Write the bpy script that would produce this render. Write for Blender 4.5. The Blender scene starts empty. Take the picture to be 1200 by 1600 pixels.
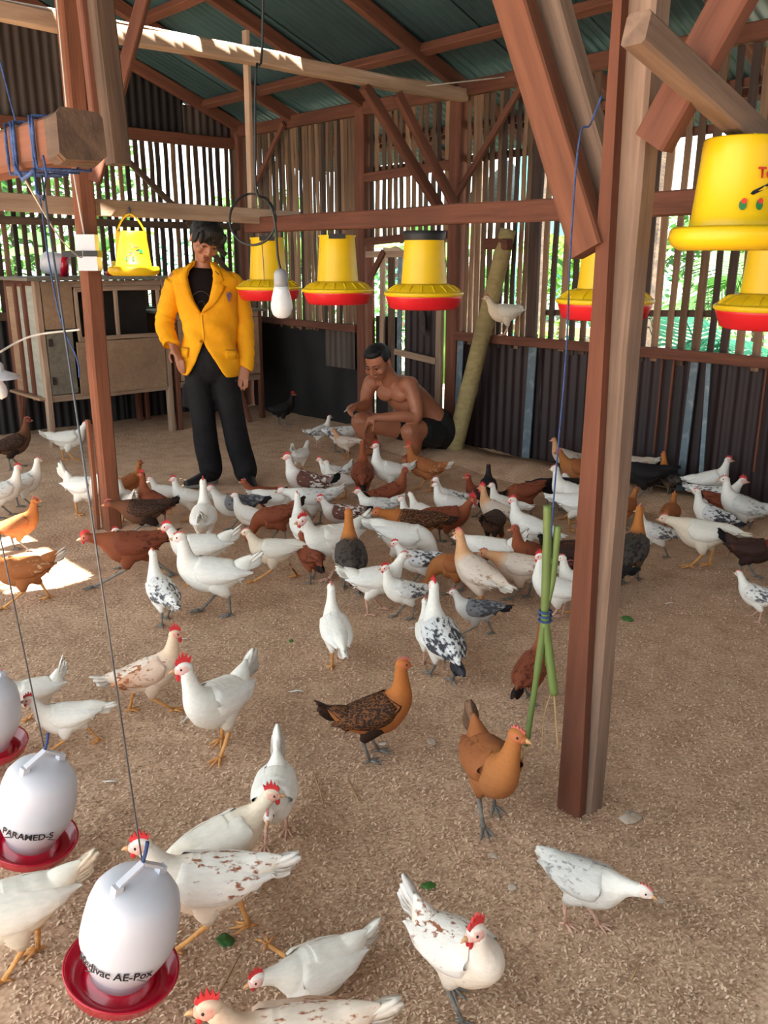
import bpy, math, random
import numpy as np
from mathutils import Vector, Matrix, noise
random.seed(7)
rng = np.random.default_rng(7)
SC = bpy.context.scene
COL = SC.collection
PI = math.pi
# ------------------------------------------------------------------ camera
FPX = 1339.0; PITCH = math.atan(.2935); YAW = math.radians(138); CH = 1.45
FH = np.array([math.cos(YAW), math.sin(YAW), 0]); RT = np.array([math.sin(YAW), -math.cos(YAW), 0])
FW = FH*math.cos(PITCH)+np.array([0, 0, -math.sin(PITCH)]); UP = np.cross(RT, FW)
cam_d = bpy.data.cameras.new('camera'); cam = bpy.data.objects.new('camera', cam_d); COL.objects.link(cam)
cam_d.sensor_fit = 'VERTICAL'; cam_d.sensor_height = 36; cam_d.lens = 36*FPX/1600
cam_d.clip_start = .05; cam_d.clip_end = 300
M = Matrix.Identity(4)
for i in range(3):
    M[i][0] = RT[i]; M[i][1] = UP[i]; M[i][2] = -FW[i]
M[2][3] = CH
cam.matrix_world = M
SC.camera = cam
# ------------------------------------------------------------------ sky, sun, exposure
w = bpy.data.worlds.new('sky'); SC.world = w; w.use_nodes = True
bg = w.node_tree.nodes['Background']; bg.inputs[0].default_value = (.86, .95, 1, 1); bg.inputs[1].default_value = 1.5
SUNV = Vector((.45, -.3, 1)).normalized()
sd = bpy.data.lights.new('sun', 'SUN'); sd.energy = 20; sd.angle = math.radians(.6); sd.color = (1, .95, .85)
so = bpy.data.objects.new('sun', sd); COL.objects.link(so); so.rotation_euler = SUNV.to_track_quat('Z', 'Y').to_euler(); so.location = (0, 0, 12)
SC.view_settings.view_transform = 'Standard'; SC.view_settings.look = 'None'; SC.view_settings.gamma = 1
SC.view_settings.use_curve_mapping = False
SC.view_settings.exposure = 1.34


def ground(px, py, z=0.0):
    d = FW*FPX+RT*(px-600)+UP*(800-py); t = (z-CH)/d[2]
    return Vector((d[0]*t, d[1]*t, z))


def azim(px):
    return math.degrees(math.atan((px-600)/1396))
# ------------------------------------------------------------------ materials


def lin(c):
    return tuple(((v/255)/12.92 if v/255 <= .04045 else ((v/255+.055)/1.055)**2.4) for v in c)


def rgba(c): return (*lin(c), 1)


class NT:
    def __init__(s, name):
        s.m = bpy.data.materials.new(name); s.m.use_nodes = True; s.t = s.m.node_tree; s.b = s.t.nodes['Principled BSDF']

    def n(s, ty, **kw):
        x = s.t.nodes.new(ty)
        for k, v in kw.items():
            if k.startswith('i_'): x.inputs[k[2:].replace('_', ' ')].default_value = v
            else: setattr(x, k, v)
        return x

    def l(s, a, ao, b, bi): s.t.links.new(a.outputs[ao], b.inputs[bi])

    def mix(s, f, a, b, mode='MIX'):
        x = s.t.nodes.new('ShaderNodeMix'); x.data_type = 'RGBA'; x.blend_type = mode
        for i, v in ((0, f), (6, a), (7, b)):
            if isinstance(v, tuple) and len(v) == 2: s.t.links.new(v[0].outputs[v[1]], x.inputs[i])
            else: x.inputs[i].default_value = v
        return (x, 2)

    def ramp(s, src, a, b, c0=(0, 0, 0, 1), c1=(1, 1, 1, 1)):
        x = s.t.nodes.new('ShaderNodeValToRGB'); x.color_ramp.elements[0].position = a; x.color_ramp.elements[1].position = b
        x.color_ramp.elements[0].color = c0; x.color_ramp.elements[1].color = c1
        s.t.links.new(src[0].outputs[src[1]], x.inputs[0]); return (x, 0)

    def noise(s, scale, vec=None, stretch=None, detail=4, rough=.55):
        co = s.t.nodes.new('ShaderNodeTexCoord'); src = (co, 3)
        if stretch:
            mp = s.t.nodes.new('ShaderNodeMapping'); mp.inputs['Scale'].default_value = stretch
            s.t.links.new(co.outputs[3], mp.inputs[0]); src = (mp, 0)
        x = s.t.nodes.new('ShaderNodeTexNoise'); x.inputs['Scale'].default_value = scale; x.inputs['Detail'].default_value = detail
        x.inputs['Roughness'].default_value = rough; s.t.links.new(src[0].outputs[src[1]], x.inputs['Vector']); return (x, 0)

    def base(s, v): s.t.links.new(v[0].outputs[v[1]], s.b.inputs['Base Color'])

    def bump(s, v, st, dist=.01):
        x = s.t.nodes.new('ShaderNodeBump'); x.inputs['Strength'].default_value = st; x.inputs['Distance'].default_value = dist
        s.t.links.new(v[0].outputs[v[1]], x.inputs['Height']); s.t.links.new(x.outputs[0], s.b.inputs['Normal'])

    def rand(s, amt, v):
        """per object brightness variation"""
        oi = s.t.nodes.new('ShaderNodeObjectInfo'); mr = s.t.nodes.new('ShaderNodeMapRange')
        mr.inputs['To Min'].default_value = 1-amt; mr.inputs['To Max'].default_value = 1+amt
        s.t.links.new(oi.outputs['Random'], mr.inputs[0])
        x = s.t.nodes.new('ShaderNodeVectorMath'); x.operation = 'SCALE'
        s.t.links.new(v[0].outputs[v[1]], x.inputs[0]); s.t.links.new(mr.outputs[0], x.inputs['Scale']); return (x, 0)


def simple(name, c, rough=.6, c2=None, nscale=8, stretch=None, bump=0, bscale=40, metal=0, rnd=0, lo=.35, hi=.65, sss=0, spec=.5, coat=0, bd=.01):
    t = NT(name); t.b.inputs['Roughness'].default_value = rough; t.b.inputs['Metallic'].default_value = metal
    t.b.inputs['Specular IOR Level'].default_value = spec; t.b.inputs['Coat Weight'].default_value = coat
    c2 = c2 or tuple(v*.82 for v in c)
    f = t.ramp(t.noise(nscale, stretch=stretch), lo, hi)
    v = t.mix(f, rgba(c), rgba(c2))
    if rnd: v = t.rand(rnd, v)
    t.base(v)
    if bump: t.bump(t.noise(bscale, stretch=stretch), bump, bd)
    if sss:
        t.b.inputs['Subsurface Weight'].default_value = sss; t.b.inputs['Subsurface Radius'].default_value = (.02, .008, .004); t.b.inputs['Subsurface Scale'].default_value = .5
    return t.m


def wood(name, c, c2, rnd=.15, bump=.5):
    t = NT(name); t.b.inputs['Roughness'].default_value = .8; t.b.inputs['Specular IOR Level'].default_value = .25
    g = t.ramp(t.noise(6, stretch=(.35, 5, 5), detail=6, rough=.65), .3, .72)
    k = t.ramp(t.noise(2.2, stretch=(.5, 1, 1), detail=3), .45, .8)
    v = t.mix(g, rgba(c), rgba(c2))
    v = t.mix(k, (v[0], v[1]), rgba(tuple((a+b)/2*.8 for a, b in zip(c, c2))))
    t.base(t.rand(rnd, v)); t.bump(t.noise(14, stretch=(.3, 6, 6), detail=5), bump, .004)
    return t.m


MT = {}
MT['wood_red'] = wood('red_timber', (122, 77, 60), (88, 55, 43))
MT['wood_orange'] = wood('orange_timber', (142, 90, 66), (110, 69, 51), .04)
MT['wood_orange_z'] = wood('upright_orange_timber', (114, 69, 51), (90, 55, 41), .04); MT['wood_orange_z'].node_tree.nodes
for n_ in MT['wood_orange_z'].node_tree.nodes:
    if n_.type == 'MAPPING': q_ = n_.inputs['Scale'].default_value; n_.inputs['Scale'].default_value = (q_[1], q_[2], q_[0])
MT['wood_brown'] = wood('brown_red_timber', (120, 76, 56), (94, 59, 44), .04)
MT['wood_grey'] = wood('weathered_timber', (150, 124, 106), (104, 84, 72), .05)
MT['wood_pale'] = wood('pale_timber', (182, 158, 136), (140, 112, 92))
MT['wood_old'] = wood('old_dark_timber', (108, 86, 70), (70, 56, 48), .08)
MT['slat'] = wood('bamboo_slat', (150, 118, 92), (96, 74, 60), .42)
MT['slat_dark'] = wood('dark_slat', (78, 62, 54), (48, 40, 38), .35)
MT['ply'] = wood('plywood', (170, 140, 112), (142, 114, 92), .1, .15)
MT['ply_grey'] = wood('grey_plywood', (132, 124, 110), (104, 98, 88), .08, .15)
MT['ply_pale'] = wood('pale_board', (172, 172, 158), (146, 146, 136), .06, .15)
MT['bamboo'] = wood('bamboo_culm', (176, 160, 112), (140, 122, 84), .1, .2)
MT['yellow'] = simple('yellow_plastic', (230, 192, 22), .38, (222, 182, 18), 3, spec=.4)
MT['red'] = simple('red_plastic', (222, 34, 40), .35, (205, 26, 36), 3)
MT['crimson'] = simple('crimson_plastic', (190, 18, 48), .22, (176, 14, 44), 3, coat=.3)
MT['white_plastic'] = simple('white_plastic', (206, 206, 213), .38, (198, 198, 206), 3, sss=.0)
MT['black'] = simple('black_plastic', (26, 26, 28), .55)
MT['ink'] = simple('black_print', (22, 24, 34), .6)
MT['ink_red'] = simple('red_print', (214, 50, 34), .6)
MT['ink_green'] = simple('green_print', (30, 120, 60), .6)
MT['cable'] = simple('black_cable', (22, 22, 24), .5)
MT['rope'] = simple('blue_rope', (52, 78, 128), .8, (38, 58, 100), 60, bump=.4, bscale=200)
MT['wire'] = simple('grey_wire', (92, 96, 104), .45, metal=.3)
MT['cord_white'] = simple('white_cord', (214, 208, 200), .7)
MT['bulb'] = simple('bulb_glass', (228, 232, 236), .25)
MT['socket_grey'] = simple('grey_socket', (150, 152, 156), .4)
MT['blade'] = simple('worn_steel', (88, 80, 74), .5, (60, 52, 48), 20, metal=.6)
MT['inside'] = simple('netting_and_shade', (46, 40, 36), .9)


def sheet_mat(name, c, c2, c3, rough, metal, s1, lo, hi):
    t = NT(name); t.b.inputs['Roughness'].default_value = rough; t.b.inputs['Metallic'].default_value = metal
    a = t.ramp(t.noise(s1, stretch=(7, 7, .35), detail=5, rough=.6), lo, hi)
    b = t.ramp(t.noise(1.6, stretch=(1, 1, 1), detail=5), .4, .7)
    v = t.mix(a, rgba(c), rgba(c2)); v = t.mix(b, (v[0], v[1]), rgba(c3)); v2 = t.mix((a[0], 0), (v[0], v[1]), rgba(c2))
    t.base(t.rand(.22, v2)); return t.m


MT['sheet_maroon'] = sheet_mat('maroon_painted_sheet', (42, 20, 21), (112, 104, 104), (31, 18, 20), .55, .1, 2.2, .66, .74)
MT['sheet_dark'] = sheet_mat('dark_sheet', (34, 28, 28), (60, 54, 52), (26, 22, 22), .6, .1, 2, .66, .8)
MT['sheet_gable'] = sheet_mat('gable_sheet', (92, 82, 76), (60, 48, 44), (74, 62, 56), .6, .1, 1.5, .4, .7)
MT['zinc'] = sheet_mat('blue_zinc_strip', (110, 128, 138), (150, 160, 164), (84, 98, 108), .5, .3, 2, .5, .8)
MT['roof'] = simple('roof_sheet', (70, 100, 104), .5, (42, 60, 66), 1.2, stretch=(1, .5, 1), metal=.25, rnd=.28, lo=.3, hi=.75)
MT['roof_light'] = simple('pale_roof_sheet', (128, 142, 142), .5, (92, 108, 110), 1.2, stretch=(1, .5, 1), metal=.25)
MT['tarp'] = simple('black_tarp', (20, 20, 21), .6, (28, 27, 27), 5, bump=.2, bscale=12)
# litter
t = NT('rice_husk_litter'); t.b.inputs['Roughness'].default_value = .95; t.b.inputs['Specular IOR Level'].default_value = .1
n1 = t.ramp(t.noise(95, detail=3, rough=.7), .3, .72); n2 = t.ramp(t.noise(1.1, detail=5), .36, .68); n3 = t.ramp(t.noise(9, detail=4), .42, .75)
vo = t.n('ShaderNodeTexVoronoi'); vo.inputs['Scale'].default_value = 110; co = t.n('ShaderNodeTexCoord')
mp = t.n('ShaderNodeMapping'); mp.inputs['Scale'].default_value = (1, .55, 1); mp.inputs['Rotation'].default_value = (0, 0, .5); t.l(co, 3, mp, 0); t.l(mp, 0, vo, 'Vector')
v = t.mix(n1, rgba((188, 152, 124)), rgba((236, 204, 174))); v = t.mix(t.ramp((vo, 1), .2, .9), (v[0], v[1]), rgba((216, 182, 152)))
v = t.mix((n2[0], 0), (v[0], v[1]), rgba((194, 160, 132)))
v3 = t.mix(.0, (v[0], v[1]), rgba((160, 126, 102))); t.l(n3[0], 0, (t.n('ShaderNodeMath', operation='MULTIPLY')), 0)
mm = t.t.nodes[-1]; mm.inputs[1].default_value = .62; t.t.links.new(mm.outputs[0], v3[0].inputs[0])
t.base(v3); t.bump((vo, 0), .55, .008); MT['litter'] = t.m
t = NT('husk_flake'); t.b.inputs['Roughness'].default_value = .9; t.b.inputs['Specular IOR Level'].default_value = .1
at_ = t.n('ShaderNodeAttribute'); at_.attribute_name = 'Col'; t.base((at_, 0)); MT['flake'] = t.m
MT['soil'] = simple('leaf_litter_ground', (150, 140, 124), .95, (84, 78, 66), 6, bump=.6, bscale=20, bd=.05)
MT['wall_far'] = simple('pale_house_wall', (214, 216, 214), .9, (196, 198, 196), 2)
MT['teal_tarp'] = simple('teal_tarpaulin', (96, 190, 190), .6, (80, 170, 176), 2)


def leaf_mat(name, c, c2):
    t = NT(name); v = t.rand(.25, t.mix(t.ramp(t.noise(3), .3, .7), rgba(c), rgba(c2))); t.base(v); t.b.inputs['Roughness'].default_value = .45
    tr = t.n('ShaderNodeBsdfTranslucent'); t.l(v[0], v[1], tr, 0); ms = t.n('ShaderNodeMixShader'); ms.inputs[0].default_value = .4
    t.l(t.b, 0, ms, 1); t.l(tr, 0, ms, 2); t.l(ms, 0, t.t.nodes['Material Output'], 0); return t.m


MT['leaf'] = leaf_mat('green_leaf', (96, 150, 70), (54, 104, 48))
MT['leaf_light'] = leaf_mat('light_leaf', (148, 196, 84), (110, 166, 70))
MT['leaf_teal'] = leaf_mat('bluish_leaf', (72, 134, 108), (48, 100, 84))
MT['leaf_stalk'] = leaf_mat('fresh_stalk', (138, 158, 92), (116, 140, 80))
MT['bark'] = simple('bark', (96, 80, 66), .9, (64, 54, 46), 12, bump=.6)
# plumage: vertex colour + mark colour with density in alpha
t = NT('plumage'); t.b.inputs['Roughness'].default_value = .75; t.b.inputs['Specular IOR Level'].default_value = .2
a1 = t.n('ShaderNodeAttribute'); a1.attribute_name = 'Col'; a2 = t.n('ShaderNodeAttribute'); a2.attribute_name = 'Mark'
nz = t.noise(52, stretch=(.55, 1, 1), detail=3, rough=.6); oi = t.n('ShaderNodeObjectInfo')
ad = t.n('ShaderNodeMath', operation='ADD'); t.l(nz[0], 0, ad, 0); t.l(a2, 'Alpha', ad, 1)
fn = t.noise(135, stretch=(.7, 1, 1), detail=2); gt = t.n('ShaderNodeMath', operation='GREATER_THAN'); t.l(a2, 'Alpha', gt, 0); gt.inputs[1].default_value = .99
sb = t.n('ShaderNodeMath', operation='ADD'); t.l(fn[0], 0, sb, 0); t.l(a2, 'Alpha', sb, 1); sb2 = t.n('ShaderNodeMath', operation='SUBTRACT'); t.l(sb, 0, sb2, 0); sb2.inputs[1].default_value = 1
mf = t.n('ShaderNodeMix'); t.l(gt, 0, mf, 0); t.l(ad, 0, mf, 2); t.l(sb2, 0, mf, 3)
rp = t.ramp((mf, 0), .9, 1.04)
fine = t.ramp(t.noise(110, stretch=(.4, 1, 1), detail=3), .3, .7, (.93, .93, .93, 1), (1.03, 1.03, 1.03, 1))
v = t.mix(rp, (a1, 0), (a2, 0)); v = t.mix(1.0, v, fine, 'MULTIPLY'); t.base(v)
vf = t.n('ShaderNodeTexVoronoi'); vf.inputs['Scale'].default_value = 55; co = t.n('ShaderNodeTexCoord'); mp = t.n('ShaderNodeMapping'); mp.inputs['Scale'].default_value = (.5, 1, 1)
t.l(co, 3, mp, 0); t.l(mp, 0, vf, 'Vector'); t.bump((vf, 0), .22, .004); MT['plumage'] = t.m
MT['comb'] = simple('red_comb', (206, 54, 56), .5, (190, 40, 46), 30, sss=.1)
MT['comb_pale'] = simple('pale_comb', (198, 110, 100), .5, (180, 90, 84), 30)
MT['beak'] = simple('horn_beak', (206, 160, 110), .45, (180, 130, 90), 30)
MT['eye'] = simple('dark_eye', (24, 16, 12), .15)
MT['leg_yellow'] = simple('yellow_leg_scales', (216, 158, 92), .55, (196, 132, 72), 40, bump=.4, bscale=150)
MT['leg_grey'] = simple('grey_leg_scales', (130, 126, 118), .55, (104, 100, 94), 40, bump=.4, bscale=150)
MT['leg_pink'] = simple('pink_leg_scales', (214, 172, 150), .55, (190, 146, 124), 40, bump=.4, bscale=150)
# people
MT['skin_brown'] = simple('brown_skin', (178, 116, 86), .45, (162, 102, 74), 6, sss=.12, spec=.4, bump=.08, bscale=60)
MT['skin_tan'] = simple('tan_skin', (176, 120, 92), .5, (160, 106, 80), 6, sss=.12)
MT['hair'] = simple('black_hair', (13, 13, 16), .62, (20, 20, 24), 40, stretch=(1, 1, .2), bump=.6, bscale=70)
MT['lip'] = simple('lip', (132, 74, 62), .5)
MT['blazer'] = simple('yellow_blazer_cloth', (246, 176, 22), .75, (232, 158, 14), 5, bump=.35, bscale=9, bd=.03, spec=.25)
MT['blazer_dark'] = simple('blazer_seam', (176, 118, 14), .8)
MT['black_cloth'] = simple('black_cloth', (24, 23, 25), .85, (32, 31, 33), 6, bump=.5, bscale=10, bd=.03, spec=.2)
MT['black_shirt'] = simple('black_shirt_cloth', (26, 20, 20), .9, spec=.15)
MT['shirt_print'] = simple('grey_shirt_print', (78, 74, 74), .9)
MT['badge'] = simple('badge_cloth', (70, 78, 128), .8, (160, 130, 140), 90)
MT['sole'] = simple('pale_rubber_sole', (150, 146, 140), .7)
MT['shoe'] = simple('black_shoe', (24, 25, 30), .5)
MT['shorts'] = simple('black_shorts_cloth', (14, 14, 16), .8, (20, 20, 22), 8, bump=.3, bscale=14, bd=.02)
MT['feather'] = simple('shed_feather', (222, 218, 210), .7, (200, 196, 190), 30)
MT['straw'] = simple('straw', (190, 156, 110), .8)
MT['droppings'] = simple('pale_lump', (200, 186, 170), .9, (176, 156, 136), 30)
# ------------------------------------------------------------------ mesh helpers


class MB:
    def __init__(s): s.v = []; s.f = []; s.c = []; s.k = []

    def add(s, vs, fs, col=None, mark=None):
        o = len(s.v); s.v += [tuple(map(float, p)) for p in vs]; s.f += [tuple(i+o for i in f) for f in fs]
        if col is not None:
            s.c += [col]*len(vs) if not isinstance(col, list) else col
            s.k += [mark or (0, 0, 0, 0)]*len(vs) if not isinstance(mark, list) else mark

    def grid(s, P, closed_u=False, cap=False, col=None, mark=None):
        """P: rows x n points; closed_u wraps each row"""
        r, n = len(P), len(P[0]); vs = [p for row in P for p in row]; fs = []
        for i in range(r-1):
            for j in range(n if closed_u else n-1):
                k = (j+1) % n; fs.append((i*n+j, i*n+k, (i+1)*n+k, (i+1)*n+j))
        if cap:
            fs.append(tuple(range(n-1, -1, -1))); fs.append(tuple((r-1)*n+j for j in range(n)))
        s.add(vs, fs, col, mark)

    def tube(s, pts, rad, n=8, col=None, mark=None):
        pts = [Vector(p) for p in pts]; P = []
        for i, p in enumerate(pts):
            T = (pts[min(i+1, len(pts)-1)]-pts[max(i-1, 0)]).normalized()
            a = Vector((0, 0, 1)) if abs(T.z) < .9 else Vector((1, 0, 0))
            A = T.cross(a).normalized(); B = A.cross(T); r = rad[i] if isinstance(rad, (list, tuple)) else rad
            P.append([p+A*(r*math.cos(2*PI*j/n))+B*(r*math.sin(2*PI*j/n)) for j in range(n)])
        s.grid(P, True, True, col, mark)

    def lathe(s, prof, n=32, M=None, z0=0):
        P = []
        for r, z in prof: P.append([Vector((r*math.cos(2*PI*j/n), r*math.sin(2*PI*j/n), z+z0)) for j in range(n)])
        if M is not None: P = [[M @ p for p in row] for row in P]
        s.grid(P, True)

    def box(s, a, b, M=None):
        vs = [Vector((x, y, z)) for x in (a[0], b[0]) for y in (a[1], b[1]) for z in (a[2], b[2])]
        if M is not None: vs = [M @ p for p in vs]
        s.add(vs, [(0, 1, 3, 2), (4, 6, 7, 5), (0, 4, 5, 1), (2, 3, 7, 6), (0, 2, 6, 4), (1, 5, 7, 3)])

    def ell(s, c, r, R=None, n=14, m=9, col=None, mark=None):
        P = []
        for i in range(m+1):
            th = PI*i/m; row = []
            for j in range(n):
                ph = 2*PI*j/n; q = Vector((r[0]*math.sin(th)*math.cos(ph), r[1]*math.sin(th)*math.sin(ph), r[2]*math.cos(th)))
                row.append((R @ q if R is not None else q)+Vector(c))
            P.append(row)
        s.grid(P, True, False, col, mark)

    def loft(s, rings, ref=(1, 0, 0), n=16, roundcap=True):
        """rings (x,y,z,ra,rb): ra along ref, rb across"""
        rings = [tuple(q) for q in rings]
        C = [Vector(q[:3]) for q in rings]; ref = Vector(ref)
        P = []
        def fr(i):
            T = (C[min(i+1, len(C)-1)]-C[max(i-1, 0)]).normalized(); A = (ref-T*ref.dot(T)).normalized(); return T, A, T.cross(A)
        def row(c, A, B, ra, rb): return [c+A*(ra*math.cos(2*PI*j/n))+B*(rb*math.sin(2*PI*j/n)) for j in range(n)]
        T, A, B = fr(0); ra, rb = rings[0][3:5]
        if roundcap:
            m = min(ra, rb)
            for k in (.25, .75): P.append(row(C[0]-T*m*math.sqrt(max(0, 1-k*k))*.9, A, B, ra*k, rb*k))
        for i in range(len(C)):
            T, A, B = fr(i); P.append(row(C[i], A, B, rings[i][3], rings[i][4]))
        if roundcap:
            ra, rb = rings[-1][3:5]; m = min(ra, rb)
            for k in (.75, .25): P.append(row(C[-1]+T*m*math.sqrt(max(0, 1-k*k))*.9, A, B, ra*k, rb*k))
        s.grid(P, True, True)

    def build(s, name, mat, parent=None, smooth=False, kind=None, M=None, wc=False):
        if wc: M = parent.matrix_basis.inverted()
        me = bpy.data.meshes.new(name); me.from_pydata(s.v, [], s.f); me.update()
        if smooth: me.polygons.foreach_set('use_smooth', [True]*len(me.polygons))
        if s.c:
            a = me.color_attributes.new('Col', 'FLOAT_COLOR', 'POINT'); a.data.foreach_set('color', np.array(s.c, 'f').ravel())
            a = me.color_attributes.new('Mark', 'FLOAT_COLOR', 'POINT'); a.data.foreach_set('color', np.array(s.k, 'f').ravel())
        me.materials.append(MT[mat] if isinstance(mat, str) else mat)
        o = bpy.data.objects.new(name, me); COL.objects.link(o)
        if parent is not None: o.parent = parent
        if kind: o['kind'] = kind
        if M is not None: o.matrix_local = M
        return o


def empty(name, loc=(0, 0, 0), rz=0, label=None, cat=None, group=None, kind=None):
    o = bpy.data.objects.new(name, None); COL.objects.link(o); o.location = loc; o.rotation_euler = (0, 0, rz); o.empty_display_size = .1
    return tag(o, label, cat, group, kind)


def tag(o, label=None, cat=None, group=None, kind=None):
    for k, v in (('label', label), ('category', cat), ('group', group), ('kind', kind)):
        if v: o[k] = v
    return o


def beam(name, p0, p1, wd, ht, mat, parent=None, roll=0, rough=.003, nseg=None, upv=(0, 0, 1)):
    """rough sawn timber from p0 to p1; wd horizontal thickness, ht the other"""
    p0 = Vector(p0); p1 = Vector(p1); L = (p1-p0).length; X = (p1-p0).normalized()
    u = Vector(upv) if abs(X.dot(Vector(upv))) < .98 else Vector((0, 1, 0))
    Y = u.cross(X).normalized(); Z = X.cross(Y)
    R = Matrix((X, Y, Z)).transposed() @ Matrix.Rotation(roll, 3, 'X')
    n = nseg or max(2, int(L/.35)); P = []; c = min(wd, ht)*.12; a, b = wd/2, ht/2
    prof = [(-a+c, -b), (a-c, -b), (a, -b+c), (a, b-c), (a-c, b), (-a+c, b), (-a, b-c), (-a, -b+c)]
    for i in range(n+1):
        dx, dy = random.uniform(-rough, rough), random.uniform(-rough, rough)
        P.append([Vector((L*i/n, y+dx+random.uniform(-rough, rough)*.4, z+dy+random.uniform(-rough, rough)*.4)) for y, z in prof])
    m = MB(); m.grid(P, True, True)
    Mx = R.to_4x4(); Mx.translation = p0
    if parent is not None: Mx = parent.matrix_basis.inverted() @ Mx
    return m.build(name, mat, parent, M=Mx)


def sheet(name, o, U, V, wd, ln, mat, parent, pitch=.076, amp=.009, rows=1, holes=None, seg=6):
    """corrugated sheet; U width dir, V length dir"""
    o = Vector(o); U = Vector(U).normalized(); V = Vector(V).normalized(); N = U.cross(V)
    nu = max(4, int(round(wd/pitch*seg))); nv = rows; m = MB(); P = []
    for i in range(nv+1):
        P.append([o+U*(wd*j/nu)+V*(ln*i/nv)+N*(amp*math.sin(2*PI*wd*j/nu/pitch)) for j in range(nu+1)])
    m.grid(P)
    if holes:
        keep = []
        for f in m.f:
            cx = sum(m.v[i][0] for i in f)/4; cy = sum(m.v[i][1] for i in f)/4
            if not any(h[0] < cx < h[1] and h[2] < cy < h[3] for h in holes): keep.append(f)
        m.f = keep
    return m.build(name, mat, parent, smooth=True)
# ------------------------------------------------------------------ floor and outside ground
XL, YB = -7.62, 4.95


def fz(x, y):
    z = .012*noise.noise((x*1.3, y*1.3, 0))+.006*noise.noise((x*5, y*5, 3))
    if y > 4.25 and x > -5.9: z += .05*min(1, (y-4.25)/.5)*(.6+.5*noise.noise((x*2, 7, 1)))
    return z


m = MB(); NX, NY = 150, 110
m.grid([[(-7.75+10.75*i/NX, -3+8.05*j/NY, fz(-7.75+10.75*i/NX, -3+8.05*j/NY)) for i in range(NX+1)] for j in range(NY+1)])
floor = m.build('floor', 'litter', smooth=True, kind='structure')
m = MB(); m.grid([[(-45+75*i/40, -25+85*j/40, -.12+.04*noise.noise((i*.7, j*.7, 0))) for i in range(41)] for j in range(41)])
m.build('ground', 'soil', smooth=True, kind='structure')
# loose husks lying on the litter near the camera
nf = 80000
rr = 1.0+3.4*rng.random(nf)**1.15; aa = math.radians(138)+(rng.random(nf)-.5)*1.0
fx = rr*np.cos(aa); fy = rr*np.sin(aa); th = rng.random(nf)*2*PI
ln = .0034+.0024*rng.random(nf); wi = .0012+.0008*rng.random(nf); tl = (rng.random(nf)-.5)*.9
zz = np.array([fz(x, y) for x, y in zip(fx, fy)])+.003
ct, st = np.cos(th), np.sin(th); V = np.zeros((nf, 6, 3), 'f')
for k, (a, b, c) in enumerate(((-1, -1, 0), (-1, 1, 0), (0, -1.3, .6), (0, 1.3, .6), (1, -.7, 0), (1, .7, 0))):
    V[:, k, 0] = fx+a*ln*ct-b*wi*st; V[:, k, 1] = fy+a*ln*st+b*wi*ct; V[:, k, 2] = zz+c*.0025+a*ln*tl+.001
me = bpy.data.meshes.new('husk_litter'); me.vertices.add(nf*6); me.vertices.foreach_set('co', V.ravel())
b6 = (np.arange(nf)*6)[:, None]; F = np.concatenate([b6+np.array([[0, 2, 3, 1]]), b6+np.array([[2, 4, 5, 3]])], 1).reshape(-1)
me.loops.add(nf*8); me.loops.foreach_set('vertex_index', F.astype('i')); me.polygons.add(nf*2)
me.polygons.foreach_set('loop_start', np.arange(nf*2, dtype='i')*4); me.update(calc_edges=True); me.validate()
cc = np.ones((nf, 6, 4), 'f'); tt = rng.random(nf)[:, None]; c0 = np.array(lin((146, 112, 86))); c1 = np.array(lin((238, 208, 178)))
cc[:, :, :3] = (c0+(c1-c0)*tt)[:, None, :]
a = me.color_attributes.new('Col', 'FLOAT_COLOR', 'POINT'); a.data.foreach_set('color', cc.ravel())
me.materials.append(MT['flake']); o = bpy.data.objects.new('rice_husks', me); COL.objects.link(o)
tag(o, 'loose tan rice husks strewn over the whole pen floor', 'rice husks', kind='stuff')
# ------------------------------------------------------------------ roof (ceiling)
RZ = lambda y: 2.74+.38*(YB-y)
ceil = empty('ceiling', kind='structure')
RIDGE = .8; ZR = RZ(RIDGE); sl = math.atan(.38)
s1 = SUNV.x/SUNV.z; s2 = SUNV.y/SUNV.z


def up(x, y, z, zr): return (x+s1*(zr-z), y+s2*(zr-z))


SUN_HOLES = []
# added roof openings, shaped so sun falls on tie beam, small feeder, floor patch
for q in range(17):
    y0 = 1.5+.1*q; zr = RZ(y0+.05); SUN_HOLES.append((up(-4.615, 0, 2.605, zr)[0], up(-4.578, 0, 2.56, zr)[0], y0, y0+.1))
fx_, fy_ = up(-4.5, 2.23, 1.47, 4.05); SUN_HOLES.append((fx_-.13, fx_+.13, fy_-.15, fy_+.15))
px_, py_ = up(-4.15, 1.36, 0, 4.02); SUN_HOLES.append((px_-.5, px_+.42, py_-.17, py_+.15))
x = XL-.3; k = 0
while x < 2.6:
    wd = .76
    back = [h for h in SUN_HOLES if h[0] < x+wd and h[1] > x]
    sheet('roof_sheet', (x, 6.0, RZ(6.0)+.004*(k % 2)), (1, 0, 0), (0, -math.cos(sl), math.sin(sl)), wd+.04, (6.0-RIDGE)/math.cos(sl), 'roof_light' if -2.9 < x < -.9 else 'roof', ceil, rows=80 if back else 1, holes=back, seg=18 if back else 6)
    sheet('roof_sheet', (x, RIDGE, ZR+.004*(k % 2)), (1, 0, 0), (0, -math.cos(sl), -math.sin(sl)), wd+.04, 2.25/math.cos(sl), 'roof', ceil, rows=40 if back else 1, holes=back)  # unseen front slope, kept short to let more light onto the near floor
    x += wd-.02; k += 1
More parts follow.
